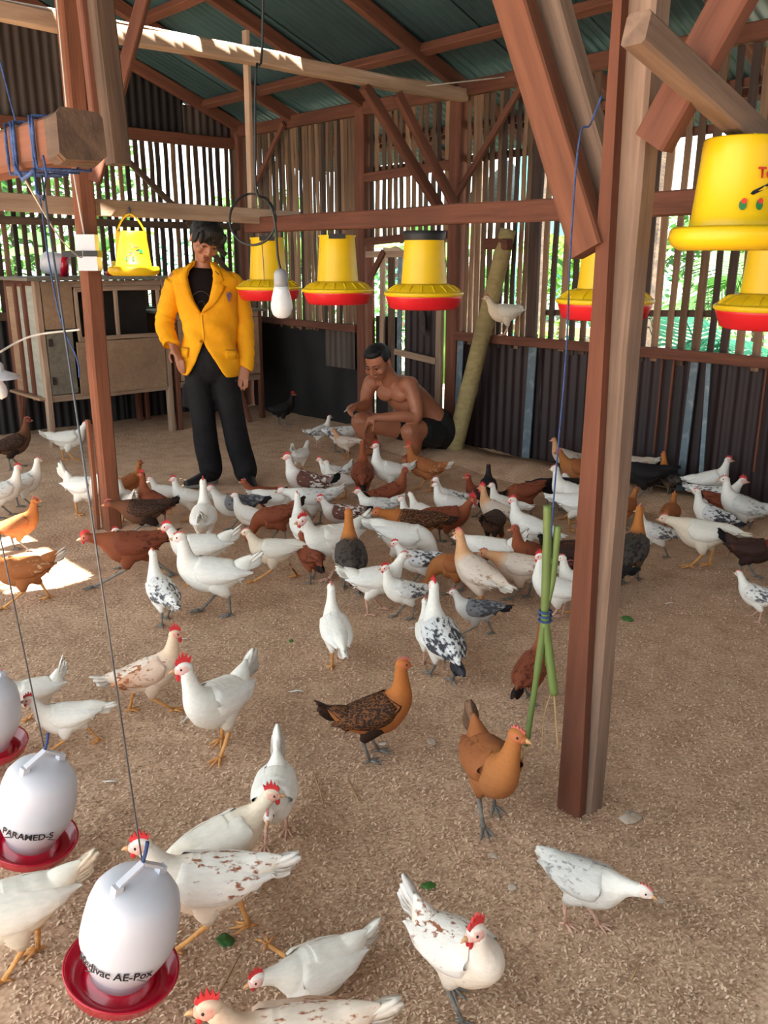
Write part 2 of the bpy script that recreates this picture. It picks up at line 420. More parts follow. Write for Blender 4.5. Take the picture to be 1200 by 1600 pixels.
for X in (-7.55, -6.7, -5.72, -4.68, -3.65, -2.6, -1.55, -.5, .55, 1.6):
    beam('rafter', (X, 5.95, RZ(5.95)-.075), (X, RIDGE+.02, ZR-.075), .055, .1, 'wood_red', ceil)
    beam('rafter', (X, RIDGE-.02, ZR-.075), (X, -1.42, ZR-.38*(RIDGE+1.42)-.075), .055, .1, 'wood_red', ceil)
for y in (5.6, 4.56, 3.55, 2.5, 1.3):
    beam('purlin', (XL-.25, y, RZ(y)-.055), (2.5, y, RZ(y)-.055), .075, .06, 'wood_red', ceil, roll=-sl)
for y in (-.3, -1.35):
    z = ZR-.38*(RIDGE-y)-.055; beam('purlin', (XL-.25, y, z), (2.5, y, z), .075, .06, 'wood_red', ceil, roll=sl)
beam('ridge_beam', (XL-.2, RIDGE, ZR-.16), (2.4, RIDGE, ZR-.16), .08, .12, 'wood_red', ceil)
# ------------------------------------------------------------------ back wall
wb = empty('wall_back', (0, 0, 0), kind='structure')
for X in (XL+.02, -5.75, -4.68, -1.2, 1.5): beam('post', (X, YB, -.1), (X, YB, 2.62), .11, .11, 'wood_red', wb)
beam('wall_plate', (XL-.1, YB-.015, 2.63), (2.3, YB-.015, 2.63), .07, .1, 'wood_red', wb, rough=.006)
beam('low_rail', (-4.62, YB-.055, .895), (2, YB-.055, .895), .035, .065, 'wood_red', wb)
beam('low_rail', (XL+.05, YB-.055, .9), (-5.8, YB-.055, .88), .035, .06, 'wood_red', wb)
beam('batten', (-3.85, YB+.035, 1.1), (2, YB+.035, 1.3), .02, .04, 'wood_old', wb)


def slats(x0, x1, z0, z1, wr, gr, mats, axis='x', fixed=YB+.012, root=wb, jit=.02):
    x = x0
    while x < x1:
        wd = random.uniform(*wr); a = z0+random.uniform(-jit, jit); b = z1+random.uniform(-jit, jit)*2; t = random.uniform(-.012, .012)
        f = fixed+random.uniform(-.004, .004)
        if axis == 'x': p, q = (x+wd/2, f, a), (x+wd/2+t, f, b); uv = (0, 1, 0)
        else: p, q = (f, x+wd/2, a), (f, x+wd/2+t, b); uv = (1, 0, 0)
        o = beam('slat', p, q, wd, random.uniform(.012, .018), random.choice(mats), root, rough=.0035, nseg=7, upv=uv)
        x += wd+random.uniform(*gr)


SM = ['slat']*4+['slat_dark', 'wood_old']
slats(XL+.1, -5.82, .84, 2.62, (.03, .042), (.006, .022), SM)
slats(-5.68, -4.75, 1.6, 2.62, (.034, .044), (.026, .04), SM)
slats(-4.6, -3.95, .84, 2.6, (.03, .045), (.012, .03), SM)
beam('slat', (-3.93, YB, .8), (-3.93, YB, 2.6), .085, .04, 'slat_dark', wb, upv=(0, 1, 0))
slats(-3.86, 2.1, .84, 2.62, (.036, .052), (.036, .058), SM)
# strips nailed across the upper slats, outside
for z in (2.2, 2.42): beam('batten', (-5.68, YB+.04, z-.04), (2, YB+.04, z), .02, .05, 'wood_red', wb)
beam('batten', (-5.7, YB-.03, 2.1), (-4.72, YB-.03, 2.13), .03, .07, 'wood_red', wb)
# braces on the wall
beam('brace', (-3.95, YB-.08, 2.66), (-4.72, YB-.08, 1.79), .03, .045, 'wood_red', wb)
beam('brace', (-6.74, YB-.08, 2.62), (-7.26, YB-.08, 2.1), .03, .045, 'wood_red', wb)
# lower cladding: maroon painted corrugated sheets
x = -4.62
while x < 2.1:
    sheet('wall_sheet', (x, YB+.02, -.05), (1, 0, 0), (0, 0, 1), .74, .92, 'sheet_maroon', wb, amp=.008); x += .72
for X, wd_ in ((-3.9, .07), (-2.66, .05), (-4.6, .06)):
    beam('zinc_strip', (X, YB-.03, 0), (X+.02, YB-.03, .86), wd_, .012, 'zinc', wb, upv=(0, 1, 0), rough=.002)
beam('zinc_strip', (-2.52, YB-.03, .1), (-2.55, YB-.03, .86), .03, .01, 'zinc', wb, upv=(0, 1, 0), rough=.002)
for X in (-2.86, -2.78, -2.2, -2.1, -2.02, -1.9): beam('lath', (X, YB-.03, .25), (X, YB-.03, .86), .014, .012, 'wood_red', wb, upv=(0, 1, 0))
# left lower part: black tarpaulin and a grey scrap sheet
m = MB(); m.grid([[(XL+.1+1.78*i/30, YB+.01+.02*noise.noise((i*.3, j*.3, 2)), -.03+.9*j/10) for i in range(31)] for j in range(11)]); m.build('tarpaulin', 'tarp', wb, True)
sheet('scrap_sheet', (-6.28, YB-.02, .52), (1, 0, 0), (0, 0, 1), .42, .34, 'sheet_gable', wb, amp=.004)
# earth sill along the foot of the wall
m = MB(); P = []
for i in range(40):
    x = -5.2+4.6*i/39; h = .05+.03*noise.noise((x*2.3, 1, 1)); P.append([(x, 4.42+.05*noise.noise((x*2, 4, 0)), 0), (x, 4.5, h), (x, 4.7, h+.02), (x, 4.92, h), (x, 4.93, -.02)])
m.grid(P); m.build('earth_sill', 'litter', floor, True)
# ------------------------------------------------------------------ door in the back wall
d1 = empty('door_1', kind='structure')
beam('door_head', (-5.69, YB-.03, 1.6), (-4.74, YB-.03, 1.64), .04, .06, 'wood_red', d1)
beam('door_bar', (-5.66, YB-.05, 1.5), (-5.0, YB-.05, 1.5), .03, .05, 'wood_pale', d1)
for X in (-5.62, -4.8): beam('door_stile', (X, YB-.04, 0), (X, YB-.04, 1.58), .06, .035, 'wood_red' if X < -5 else 'wood_pale', d1, upv=(0, 1, 0))
beam('door_stile', (-5.46, YB-.05, .4), (-5.46, YB-.05, 1.5), .05, .025, 'wood_pale', d1, upv=(0, 1, 0))
beam('door_stile', (-5.36, YB-.04, .0), (-5.36, YB-.04, 1.5), .07, .02, 'wood_old', d1, upv=(0, 1, 0))
beam('zinc_strip', (-5.26, YB-.04, 0), (-5.26, YB-.04, 1.5), .05, .01, 'zinc', d1, upv=(0, 1, 0))
beam('door_rail', (-5.3, YB-.05, .72), (-4.82, YB-.05, .68), .03, .05, 'wood_pale', d1)
beam('door_brace', (-5.6, YB-.07, 1.3), (-5.42, YB-.07, 1.52), .03, .05, 'wood_red', d1)
sheet('door_sheet', (-5.24, YB, .02), (1, 0, 0), (0, 0, 1), .44, 1.25, 'sheet_maroon', d1, amp=.007)
m = MB(); m.box((-5.6, YB+.0, .0), (-5.3, YB+.012, 1.0)); m.build('door_board', 'sheet_dark', d1)
m = MB(); m.box((-5.3, YB-.075, .1), (-4.85, YB-.06, .3)); m.build('foot_board', 'wood_pale', d1)
# trowel hung on the door
tr = empty('trowel', (-5.06, YB-.02, 1.12), label='old trowel with red handle hanging on the dark door behind the squatting man', cat='trowel')
m = MB(); m.tube([(0, -.02, .09), (.01, -.02, .05), (.03, -.02, 0)], [.012, .016, .013]); m.build('handle', 'red', tr, True)
m = MB(); m.grid([[(.03, -.03, -.01), (.05, -.03, -.02)], [(.03, -.025, -.1), (.1, -.025, -.1)], [(.055, -.022, -.19), (.1, -.022, -.17)], [(.09, -.02, -.25), (.095, -.02, -.25)]]); m.build('blade', 'blade', tr)
# ------------------------------------------------------------------ left (gable) wall
wl = empty('wall_left', kind='structure')
for Y in (YB, 2.2, -.4, -2.8): beam('post', (XL, Y-.01, -.1), (XL, Y-.01, 2.5), .1, .1, 'wood_old', wl)
beam('wall_plate', (XL+.01, -2.9, 2.5), (XL+.01, YB, 2.53), .06, .1, 'wood_red', wl)
beam('mid_rail', (XL+.05, -2.9, 1.76), (XL+.05, YB, 1.77), .03, .06, 'wood_old', wl)
beam('low_rail', (XL+.03, -2.9, 1.0), (XL+.03, YB, 1.0), .03, .07, 'wood_old', wl)
slats(-2.9, YB-.05, .95, 2.52, (.036, .048), (.026, .044), ['slat', 'slat_dark', 'slat_dark', 'wood_old'], 'y', XL-.012, wl)
y = -2.9
while y < YB:
    sheet('wall_sheet', (XL-.02, y, -.05), (0, 1, 0), (0, 0, 1), .74, 1.05, 'sheet_dark', wl, amp=.008)
    y += .72
y = -2.9; k = 0
while y < YB-.05:
    wd = min(.58, YB-y); yc = y+wd if y+wd/2 > RIDGE else y
    top = (RZ(yc) if y+wd/2 > RIDGE else ZR-.38*(RIDGE-yc))-.06
    top2 = max(2.6, min(RZ(y+wd/2) if y+wd/2 > RIDGE else ZR-.38*(RIDGE-y-wd/2), 9)-.02)
    sheet('gable_sheet', (XL-.03, y, 2.52), (0, 1, 0), (0, 0, 1), wd, top2-2.52, 'sheet_gable' if k % 3 else 'sheet_dark', wl, amp=.007)
    y += .56; k += 1
beam('brace', (XL+.08, 3.5, 2.5), (XL+.08, 4.7, 1.5), .03, .05, 'wood_old', wl)
beam('brace', (XL+.08, 4.3, 1.8), (XL+.08, 4.85, 1.2), .03, .05, 'wood_old', wl)
# ------------------------------------------------------------------ right wall, unseen, added to keep light off the right back
wr_ = empty('wall_right_added', kind='structure')
y = -2.8
while y < YB-.1:
    sheet('wall_sheet', (2.32, y, -.05), (0, 1, 0), (0, 0, 1), .74, 1.1, 'sheet_maroon', wr_, amp=.008); y += .72
for Y in (-2.75, .3, 2.6, YB-.1): beam('post', (2.28, Y, -.1), (2.28, Y, 2.7), .1, .1, 'wood_red', wr_, upv=(0, 1, 0))
beam('wall_plate', (2.28, -2.8, 2.68), (2.28, YB-.08, 2.68), .07, .1, 'wood_red', wr_)
slats(-2.75, YB-.15, 1.0, 2.66, (.05, .07), (.03, .05), SM, 'y', 2.33, wr_)
y = -2.8
while y < YB-.1:
    yc = y+.36; top = (RZ(yc+.36) if yc > RIDGE else ZR-.38*(RIDGE-yc+.36))-.06
    if top > 2.9: sheet('gable_sheet', (2.34, y, 2.62), (0, 1, 0), (0, 0, 1), .74, top-2.62, 'sheet_gable', wr_, amp=.007)
    y += .72
# ------------------------------------------------------------------ inner frame
GI = 'timber posts and braces of the open frame'
o = empty('timber_post', (-1.15, 1.75, 0), label='thick two-tone timber post standing near the camera at right', cat='post')
m = MB(); P = []
for i in range(9):
    u = i/8; z = -.15+3.4*u; wd = .078-.062*min(1, u*1.45); xl = -1.196+.012*u; j_ = random.uniform(-.0015, .0015)
    P.append([(xl, 1.718+j_, z), (xl+wd, 1.718+j_, z), (xl+wd, 1.744, z), (xl, 1.744, z)])
m.grid(P, True, True); m.build('front_plank', 'wood_orange_z', o, wc=True)
beam('post_core', (-1.15, 1.782, -.15), (-1.137, 1.778, 3.72), .075, .068, 'wood_grey', o, upv=(0, 1, 0), rough=.0025)
beam('brace', (-1.21, 1.73, 1.47), (-1.78, 1.73, 2.7), .05, .085, 'wood_brown', o, roll=0)
beam('brace', (-1.22, 1.81, 1.55), (-1.72, 1.81, 2.7), .06, .09, 'wood_grey', o)
beam('brace', (-1.08, 1.74, 1.69), (-.55, 1.74, 2.55), .05, .08, 'wood_red', o)
beam('outrigger', (-.985, 1.5, 1.855), (-.963, 2.5, 1.56), .05, .06, 'wood_grey', o)
o = empty('timber_post', (-4.45, 1.95, 0), label='reddish square timber post at left, white socket strapped to it', cat='post')
beam('post_shaft', (-4.462, 1.95, -.15), (-4.435, 1.965, 3.75), .088, .088, 'wood_orange', o, upv=(0, 1, 0))
beam('brace', (-4.4, 2.0, 1.83), (-4.12, 2.3, 2.9), .05, .06, 'wood_red', o)
beam('splint', (-4.5, 1.885, .0), (-4.5, 1.888, .62), .03, .02, 'wood_orange', o, upv=(0, 1, 0))
so_ = empty('wall_socket', (-4.375, 1.925, 1.475), math.radians(48), 'white electric socket box strapped to the reddish left post', 'socket')
Mx = Matrix.Rotation(.0, 4, 'Z')
m = MB(); m.box((-.05, -.045, .02), (.05, .02, .1)); m.build('socket_box', 'white_plastic', so_)
m = MB(); m.box((-.045, -.05, -.075), (.055, .025, -.005)); m.build('plug_body', 'white_plastic', so_)
m = MB(); m.box((-.12, -.05, -.008), (.06, .03, .022)); m.build('strap', 'black', so_)
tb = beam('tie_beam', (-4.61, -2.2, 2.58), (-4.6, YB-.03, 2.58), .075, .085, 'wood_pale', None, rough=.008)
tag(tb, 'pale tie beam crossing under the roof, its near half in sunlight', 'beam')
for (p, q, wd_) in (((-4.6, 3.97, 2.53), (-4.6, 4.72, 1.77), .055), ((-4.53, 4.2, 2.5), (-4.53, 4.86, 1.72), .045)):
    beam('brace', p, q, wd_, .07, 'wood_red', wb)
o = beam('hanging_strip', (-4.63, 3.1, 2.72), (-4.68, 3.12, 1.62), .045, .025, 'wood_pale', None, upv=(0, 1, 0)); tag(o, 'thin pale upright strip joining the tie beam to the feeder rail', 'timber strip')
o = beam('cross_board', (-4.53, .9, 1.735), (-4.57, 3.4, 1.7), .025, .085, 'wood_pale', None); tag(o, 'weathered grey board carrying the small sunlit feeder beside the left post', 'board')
o = beam('feeder_rail', (-4.72, 3.12, 1.66), (1.4, 3.12, 1.66), .055, .09, 'wood_red', None, rough=.004); tag(o, 'long reddish rail across the pen from which the feeders hang', 'rail')
o = beam('rail_post', (1.35, 3.12, -.1), (1.35, 3.12, 3.4), .1, .1, 'wood_red', None, upv=(0, 1, 0)); tag(o, 'reddish post holding the far right end of the feeder rail', 'post')
o = empty('hanging_plank', (-2.8, 1.37, 1.75), label='wide grey-faced plank hanging from the roof behind the rope-bound log', cat='plank')
beam('plank_face', (-2.82, 1.37, 1.75), (-2.9, 1.33, ZR-.25), .062, .07, 'wood_old', o, upv=(0, 1, 0))
beam('plank_edge', (-2.865, 1.33, 1.8), (-2.945, 1.29, ZR-.25), .035, .03, 'wood_red', o, upv=(0, 1, 0))
lg = empty('log_beam', (-1.2, .52, 1.58), label='short squared log end at upper left, wound with blue rope', cat='log')
beam('log', (-3.6, .52, 1.6), (-1.185, .52, 1.606), .06, .06, 'wood_brown', lg, rough=.003)
beam('log_end', (-1.215, .52, 1.606), (-1.178, .52, 1.606), .064, .063, 'wood_old', lg, rough=.004)
o = beam('log_support', (-3.55, .52, -.1), (-3.55, .52, 1.565), .09, .09, 'wood_red', None, upv=(0, 1, 0)); tag(o, 'post outside the left edge holding up the rope-bound log', 'post')
# blue rope windings
rp_ = empty('rope_winding', (-1.3, .52, 1.55), label='blue rope wound around the squared log end', cat='rope')


def wind(x, tilt, r=.0028):
    pts = []
    for i in range(17):
        a = 2*PI*i/16; pts.append((x+tilt*math.cos(a), .52+.037*max(-.92, min(.92, 1.3*math.cos(a))), 1.603+.036*max(-.92, min(.92, 1.3*math.sin(a)))))
    return pts


for x, tl in ((-1.235, .012), (-1.262, -.01), (-1.31, .006), (-1.32, .003), (-1.33, -.004), (-1.345, .004)):
    m = MB(); m.tube(wind(x, tl), .0024, 6); m.build('coil', 'rope', rp_, True, wc=True)
m = MB(); m.tube([(-1.31, .48, 1.578), (-1.28, .478, 1.558), (-1.25, .478, 1.563), (-1.24, .48, 1.568)], .003, 6); m.tube([(-1.24, .48, 1.568), (-1.235, .478, 1.538), (-1.215, .478, 1.528), (-1.2, .48, 1.558), (-1.205, .48, 1.583)], .0016, 6); m.build('knot', 'rope', rp_, True, wc=True)
# ------------------------------------------------------------------ cages on legs along the left wall
def panel(name, X, y0, y1, z0, z1, mat, root, t=.014):
    m = MB(); m.box((X-t/2, y0, z0), (X+t/2, y1, z1)); return m.build(name, mat, root, wc=True)


cg = empty('raised_cage', (-7.15, 3.1, 0), label='tall wooden cage on legs at left with a dark netted window', cat='cage')
XF = -6.86
for (X, Y) in ((XF, 2.57), (XF, 3.64), (-7.48, 2.57), (-7.48, 3.64)):
    beam('leg', (X, Y, -.03), (X, Y, 1.3 if Y < 3 else 1.3), .055, .05, 'wood_pale' if X > -7 else 'wood_red', cg, upv=(0, 1, 0))
for z in (.385, 1.27): beam('rail', (XF, 2.57, z), (XF, 3.64, z), .04, .05, 'wood_pale', cg); beam('rail', (-7.48, 2.57, z), (XF, 2.57, z), .04, .05, 'wood_red', cg)
beam('rail', (-7.48, 3.64, .385), (XF, 3.64, .385), .04, .05, 'wood_red', cg)
panel('front_panel', XF+.02, 2.6, 2.84, .93, 1.27, 'ply', cg)
dr = panel('door', XF+.02, 2.6, 2.81, .42, .92, 'ply_grey', cg)
m = MB(); m.box((XF+.025, 2.61, .5), (XF+.04, 2.635, .56)); m.box((XF+.025, 2.61, .8), (XF+.04, 2.635, .86)); m.build('hinge', 'blade', dr)
panel('lower_panel', XF+.035, 2.83, 3.6, .4, .82, 'ply', cg)
for (a, b) in (((2.86, 1.23), (3.6, 1.23)), ((2.86, .84), (3.6, .84))): beam('window_bar', (XF+.02, a[0], a[1]), (XF+.02, b[0], b[1]), .03, .035, 'wood_pale', cg)
for Y in (2.87, 2.93, 3.2, 3.58): beam('window_bar', (XF+.02, Y, .84), (XF+.02, Y+(.02 if Y == 2.93 else 0), 1.23), .025, .03, 'wood_pale', cg, upv=(0, 1, 0))
panel('netting_shade', XF-.25, 2.8, 3.6, .42, 1.25, 'inside', cg, .004)  # one opaque sheet for mesh and the shade behind it, put into its colour
m = MB(); m.box((-7.52, 2.5, .38), (XF, 3.66, .4)); m.build('cage_floor', 'ply', cg, wc=True)
m = MB(); m.box((-7.56, 2.48, 1.3), (XF+.08, 3.7, 1.325)); m.build('cage_roof', 'ply_grey', cg, wc=True)
for i, (a, b) in enumerate(((-7.46, -7.24), (-7.22, -7.06), (-7.04, -6.88))):
    m = MB(); m.box((a, 2.55, .4), (b, 2.565, 1.26)); m.build('end_board', 'ply_pale' if i else 'ply', cg, wc=True)
for X in (-7.23, -7.05): beam('end_batten', (X, 2.54, .36), (X, 2.54, 1.27), .04, .03, 'wood_red', cg, upv=(0, 1, 0))
beam('end_brace', (-7.42, 2.54, .1), (-7.3, 2.54, .38), .03, .03, 'wood_red', cg)
cg = empty('raised_cage', (-7.15, 4.2, 0), label='lower wooden cage on legs in the corner behind the yellow blazer', cat='cage')
for (X, Y) in ((XF, 3.72), (XF, 4.6), (-7.48, 3.72), (-7.48, 4.6)): beam('leg', (X, Y, -.03), (X, Y, 1.0), .05, .045, 'wood_red', cg, upv=(0, 1, 0))
for z in (.39, .98): beam('rail', (XF, 3.72, z), (XF, 4.6, z), .04, .05, 'wood_pale', cg)
for i, (a, b) in enumerate(((3.75, 4.02), (4.04, 4.3), (4.32, 4.58))):
    d = panel('door', XF+.02, a, b, .43, .95, 'ply' if i != 1 else 'ply_pale', cg)
panel('back_panel', -7.48, 3.72, 4.6, .4, .98, 'ply', cg)
m = MB(); m.box((-7.5, 3.7, .38), (XF, 4.62, .4)); m.build('cage_floor', 'ply', cg, wc=True)
m = MB(); m.box((-7.52, 3.7, 1.0), (XF+.05, 4.66, 1.02)); m.build('cage_roof', 'ply_grey', cg, wc=True)
o = beam('prop_stick', (-6.74, 4.38, 0), (-6.8, 4.1, 1.05), .04, .035, 'wood_red', None, upv=(0, 1, 0)); tag(o, 'reddish stick leaning on the corner cage beside the yellow blazer', 'stick')
# ------------------------------------------------------------------ text on curved surfaces


def text_on(name, s, size, rad, ang, z, mat, parent, cone=0.0, bold=.0):
    """flat print wrapped on a cylinder/cone of radius rad(z) about local Z; ang = facing angle"""
    cu = bpy.data.curves.new(name, 'FONT'); cu.body = s; cu.size = size; cu.align_x = 'CENTER'; cu.align_y = 'CENTER'; cu.offset = bold; cu.resolution_u = 3
    ob = bpy.data.objects.new(name, cu); COL.objects.link(ob); dg = bpy.context.evaluated_depsgraph_get(); me = bpy.data.meshes.new_from_object(ob.evaluated_get(dg))
    bpy.data.objects.remove(ob); bpy.data.curves.remove(cu)
    for v in me.vertices:
        x, y = v.co.x, v.co.y; r = rad+cone*y+.0012; a = ang+x/rad; v.co = (r*math.cos(a), r*math.sin(a), z+y)
    me.name = name; me.materials.append(MT[mat]); o = bpy.data.objects.new(name, me); COL.objects.link(o); o.parent = parent; return o


def patch_on(name, pts, rad, ang, z, mat, parent, cone=0.0, off=.0012):
    """small flat print polygon (x,y list) on a cone"""
    m = MB(); vs = []
    for x, y in pts: r = rad+cone*y+off; a = ang+x/rad; vs.append((r*math.cos(a), r*math.sin(a), z+y))
    m.add(vs, [tuple(range(len(vs)))]); return m.build(name, mat, parent)


def face_ang(loc, rz=0): return math.atan2(-loc[1], -loc[0])-rz
# ------------------------------------------------------------------ feeders


def feeder_rail(x, y, label, top='notch', zb=1.245):
    """yellow feeder with ribbed rim and red tray, hung by a wire"""
    o = empty('hanging_feeder', (x, y, zb), random.uniform(0, 6), label, 'feeder', 'yellow and red feeders hung from the long rail')
    m = MB(); m.lathe([(.118, .06), (.122, .055), (.114, .1), (.106, .2), (.098, .325), (.104, .332), (.104, .338), (.095, .338), (.09, .3), (.105, .1), (.1, .06)], 36); b = m.build('hopper', 'yellow', o, True)
    m = MB(); m.lathe([(.192, .034), (.2, .04), (.2, .05), (.194, .056), (.186, .05), (.186, .038), (.192, .034)], 40)
    m.lathe([(.118, .088), (.124, .094), (.135, .088), (.16, .076), (.178, .062), (.192, .048), (.186, .046), (.12, .076), (.118, .088)], 40); r = m.build('rim_ring', 'yellow', o, True)
    for i in range(18):
        a = 2*PI*i/18; c, s = math.cos(a), math.sin(a); m = MB(); m.tube([(.122*c, .122*s, .085), (.15*c, .15*s, .082), (.175*c, .175*s, .066), (.19*c, .19*s, .05)], [.006, .005, .004, .004], 5); m.build('rim_spoke', 'yellow', r, True)
    m = MB(); m.lathe([(.05, .04), (.16, .0), (.185, .04), (.193, .04), (.19, .026), (.172, -.022), (.155, -.03), (.0, -.03)], 44); m.build('tray', 'red', o, True)
    a = face_ang((x, y))-o.rotation_euler.z
    if top == 'tape':
        m = MB(); m.lathe([(.1005, .3), (.1035, .318), (.106, .342), (.098, .345), (.098, .34)], 36); m.build('black_tape', 'black', o, True)
    else:
        m = MB(); c, s = math.cos(a), math.sin(a)
        M = Matrix.Rotation(a, 4, 'Z'); m.box((.092, -.045, .318), (.107, .045, .343), M); m.box((-.09, -.012, .33), (.095, .012, .342), M); m.build('hanger_bar', 'black', o)
    m = MB(); m.tube([(0, 0, .335), (0, 0, 1.66-zb-.045)], .0025, 6); m.tube([(0, -.012, .335), (0, .012, .335)], .004, 6); m.build('hang_wire', 'wire', o, True)
    m = MB(); m.tube([(.1, .0, .335), (.107, .01, .2), (.13, .02, .09), (.19, .03, .052)], .0016, 5, ); m.build('loose_wire', 'wire', o, True)
    return o


feeder_rail(-4.525, 3.12, 'yellow and red feeder on the rail beside the yellow blazer, behind the bulb')
feeder_rail(-3.851, 3.12, 'yellow and red feeder in the middle of the rail, right of the bulb')
feeder_rail(-3.166, 3.12, 'yellow and red feeder with black tape round its top, above the squatting man', 'tape')
feeder_rail(-2.1, 3.12, 'yellow and red feeder half hidden behind the thick right post')
feeder_rail(-1.40, 3.12, 'yellow and red feeder at the right edge under the all-yellow one')


def feeder_bail(x, y, z, k, ztop, label, printed):
    o = empty('handled_feeder', (x, y, z), 0, label, 'feeder')
    R = .155*k/1.1
    m = MB(); m.lathe([(0, .0), (R*.82, .0), (R*.95, .012*k), (R, .028*k), (R*.98, .043*k), (R*.93, .05*k), (R*.86, .046*k), (R*.82, .03*k), (0, .02*k)], 40); m.build('dish', 'yellow', o, True)
    h0, h1 = .045*k, .235*k; r0, r1 = .098*k, .082*k
    m = MB(); m.lathe([(r0*.95, .03*k), (r0, h0), (r0*.985, h0+.022*k), (r0*.965, h0+.024*k), (r1*1.03, h1-.04*k), (r1*1.035, h1-.037*k), (r1, h1-.004*k), (r1*.97, h1), (r1*.9, h1), (r1*.9, h1-.05*k), (0, h1-.05*k)], 40); b = m.build('hopper', 'yellow', o, True)
    a = face_ang((x, y)); c, s = math.cos(a+PI/2), math.sin(a+PI/2)
    pts = []
    ht = ztop-z
    for i in range(13):
        u = i/12; w_ = 1-2*u; pts.append((c*r1*1.0*math.copysign(abs(w_)**.8, w_), s*r1*1.0*math.copysign(abs(w_)**.8, w_), h1-.02*k+(ht-h1+.02*k)*(1-abs(w_)**1.5)))
    m = MB(); m.tube(pts, .0055, 6); hd = m.build('bail_handle', 'yellow', o, True)
    m = MB(); m.tube([(0, 0, ht-.008), (.004, .002, ht+.02), (0, 0, ht+.035)], .004, 6); m.build('cord_loop', 'rope', o, True)
    cone = (r1-r0)/(h1-h0); zc = (h0+h1)/2
    off = .55 if printed == 'edge' else .05
    def rr(zz): return r0+cone*(zz-h0)
    A = a+off
    za = zc+.016*k; text_on('red_lettering', 'Tor', .03*k, rr(za)+.002, A+.12, za, 'ink_red', b, cone, .001)
    patch_on('black_stripe', [(-.03*k, -.028*k), (-.026*k, -.022*k), (.03*k, .002*k), (.034*k, -.006*k), (-.024*k, -.03*k)][::-1], rr(zc)+.002, A+.05, zc+.002, 'ink', b, cone)
    patch_on('green_leaf_print', [(.02*k, -.02*k), (.045*k, -.02*k), (.04*k, .0), (.022*k, .002*k)], rr(zc)+.002, A+.1, zc, 'ink_green', b, cone)
    zd = zc-.048*k
    for dx in (-.04, -.005):
        patch_on('green_dot_print', [(.008*k*math.cos(t)+dx*k, .011*k*math.sin(t)) for t in [i*PI/5 for i in range(10)]], rr(zd)+.002, A, zd, 'ink_green', b, cone)
        patch_on('red_dot_print', [(.006*k*math.cos(t)+dx*k+.002, .006*k*math.sin(t)+.008*k) for t in [i*PI/4 for i in range(8)]], rr(zd)+.002, A, zd, 'ink_red', b, cone, .0018)
    return o


feeder_bail(-4.53, 2.24, 1.37, .98, 1.69, 'small all-yellow feeder glowing in the sun by the left post', 'front')
feeder_bail(-.968, 1.915, 1.472, .98, 1.71, 'all-yellow feeder with red lettering hanging at upper right', 'edge')
# spare feeder left on the cage roof
o = empty('spare_feeder', (-7.15, 3.45, 1.326), 0, 'yellow feeder with red tray standing on the cage roof behind the blazer', 'feeder')
m = MB(); m.lathe([(0, 0), (.15, 0), (.17, .035), (.165, .035), (.15, .01)], 28); m.build('tray', 'red', o, True)
m = MB(); m.lathe([(.11, .01), (.11, .05), (.1, .11), (.1, .12), (0, .12)], 28); m.build('hopper', 'yellow', o, True)
# ------------------------------------------------------------------ drinkers


def drinker(x, y, z, tilt, az, text, label, textang=0, wire=True):
    o = empty('hanging_drinker', (x, y, z), 0, label, 'drinker', None); o.scale = (.94,)*3
    o.rotation_euler = (Matrix.Rotation(tilt, 3, Vector((math.cos(az), math.sin(az), 0)))).to_euler()
    m = MB(); m.lathe([(0, .004), (.088, .004), (.106, .018), (.113, .04), (.115, .043), (.113, .046), (.109, .042), (.1, .02), (.085, .012), (.07, .012), (.068, .03), (0, .03)], 44); m.build('tray', 'crimson', o, True)
    m = MB(); m.lathe([(.0, .02), (.06, .02), (.062, .048), (.07, .058), (.086, .094), (.0932, .116), (.0945, .128), (.0935, .16), (.0905, .195), (.084, .222), (.071, .241), (.05, .252), (.025, .257), (0, .258)], 44); j = m.build('jar', 'white_plastic', o, True)
    a = face_ang((x, y)); M = Matrix.Rotation(a+PI/2+.5, 4, 'Z')
    m = MB()
    for s in (-1, 1):
        m.box((s*.05-.009, -.008, .236), (s*.05+.009, .008, .266), M)
        P = [M @ Vector(p) for p in ((s*.05, -.007, .262), (s*.05, .007, .262), (s*.002, .007, .292), (s*.002, -.007, .292))]
        Q = [p+Vector((0, 0, .007)) for p in P]; m.add(P+Q, [(3, 2, 1, 0), (4, 5, 6, 7), (0, 1, 5, 4), (1, 2, 6, 5), (2, 3, 7, 6), (3, 0, 4, 7)])
    m.build('handle', 'white_plastic', o)
    if text:
        text_on('jar_lettering', text, .024, .0945, a+textang, .112, 'ink', j, 0, .0006)
        patch_on('jar_print_line', [(-.055, -.0015), (.07, -.0015), (.07, .0015), (-.055, .0015)], .0945, a+textang, .094, 'wire', j)
    m = MB(); Ri = o.rotation_euler.to_matrix().inverted()
    top = Ri @ Vector((-.0, .52-y, 1.57-z))/.94; m.tube([(0, 0, .293), top], .0018, 6); m.build('hang_wire', 'wire', o, True)
    m = MB(); m.tube([(0, 0, .3), (.001, .001, .325), (0, .001, .345)], .0042, 6); m.build('cord_knot', 'rope', o, True)
    return o


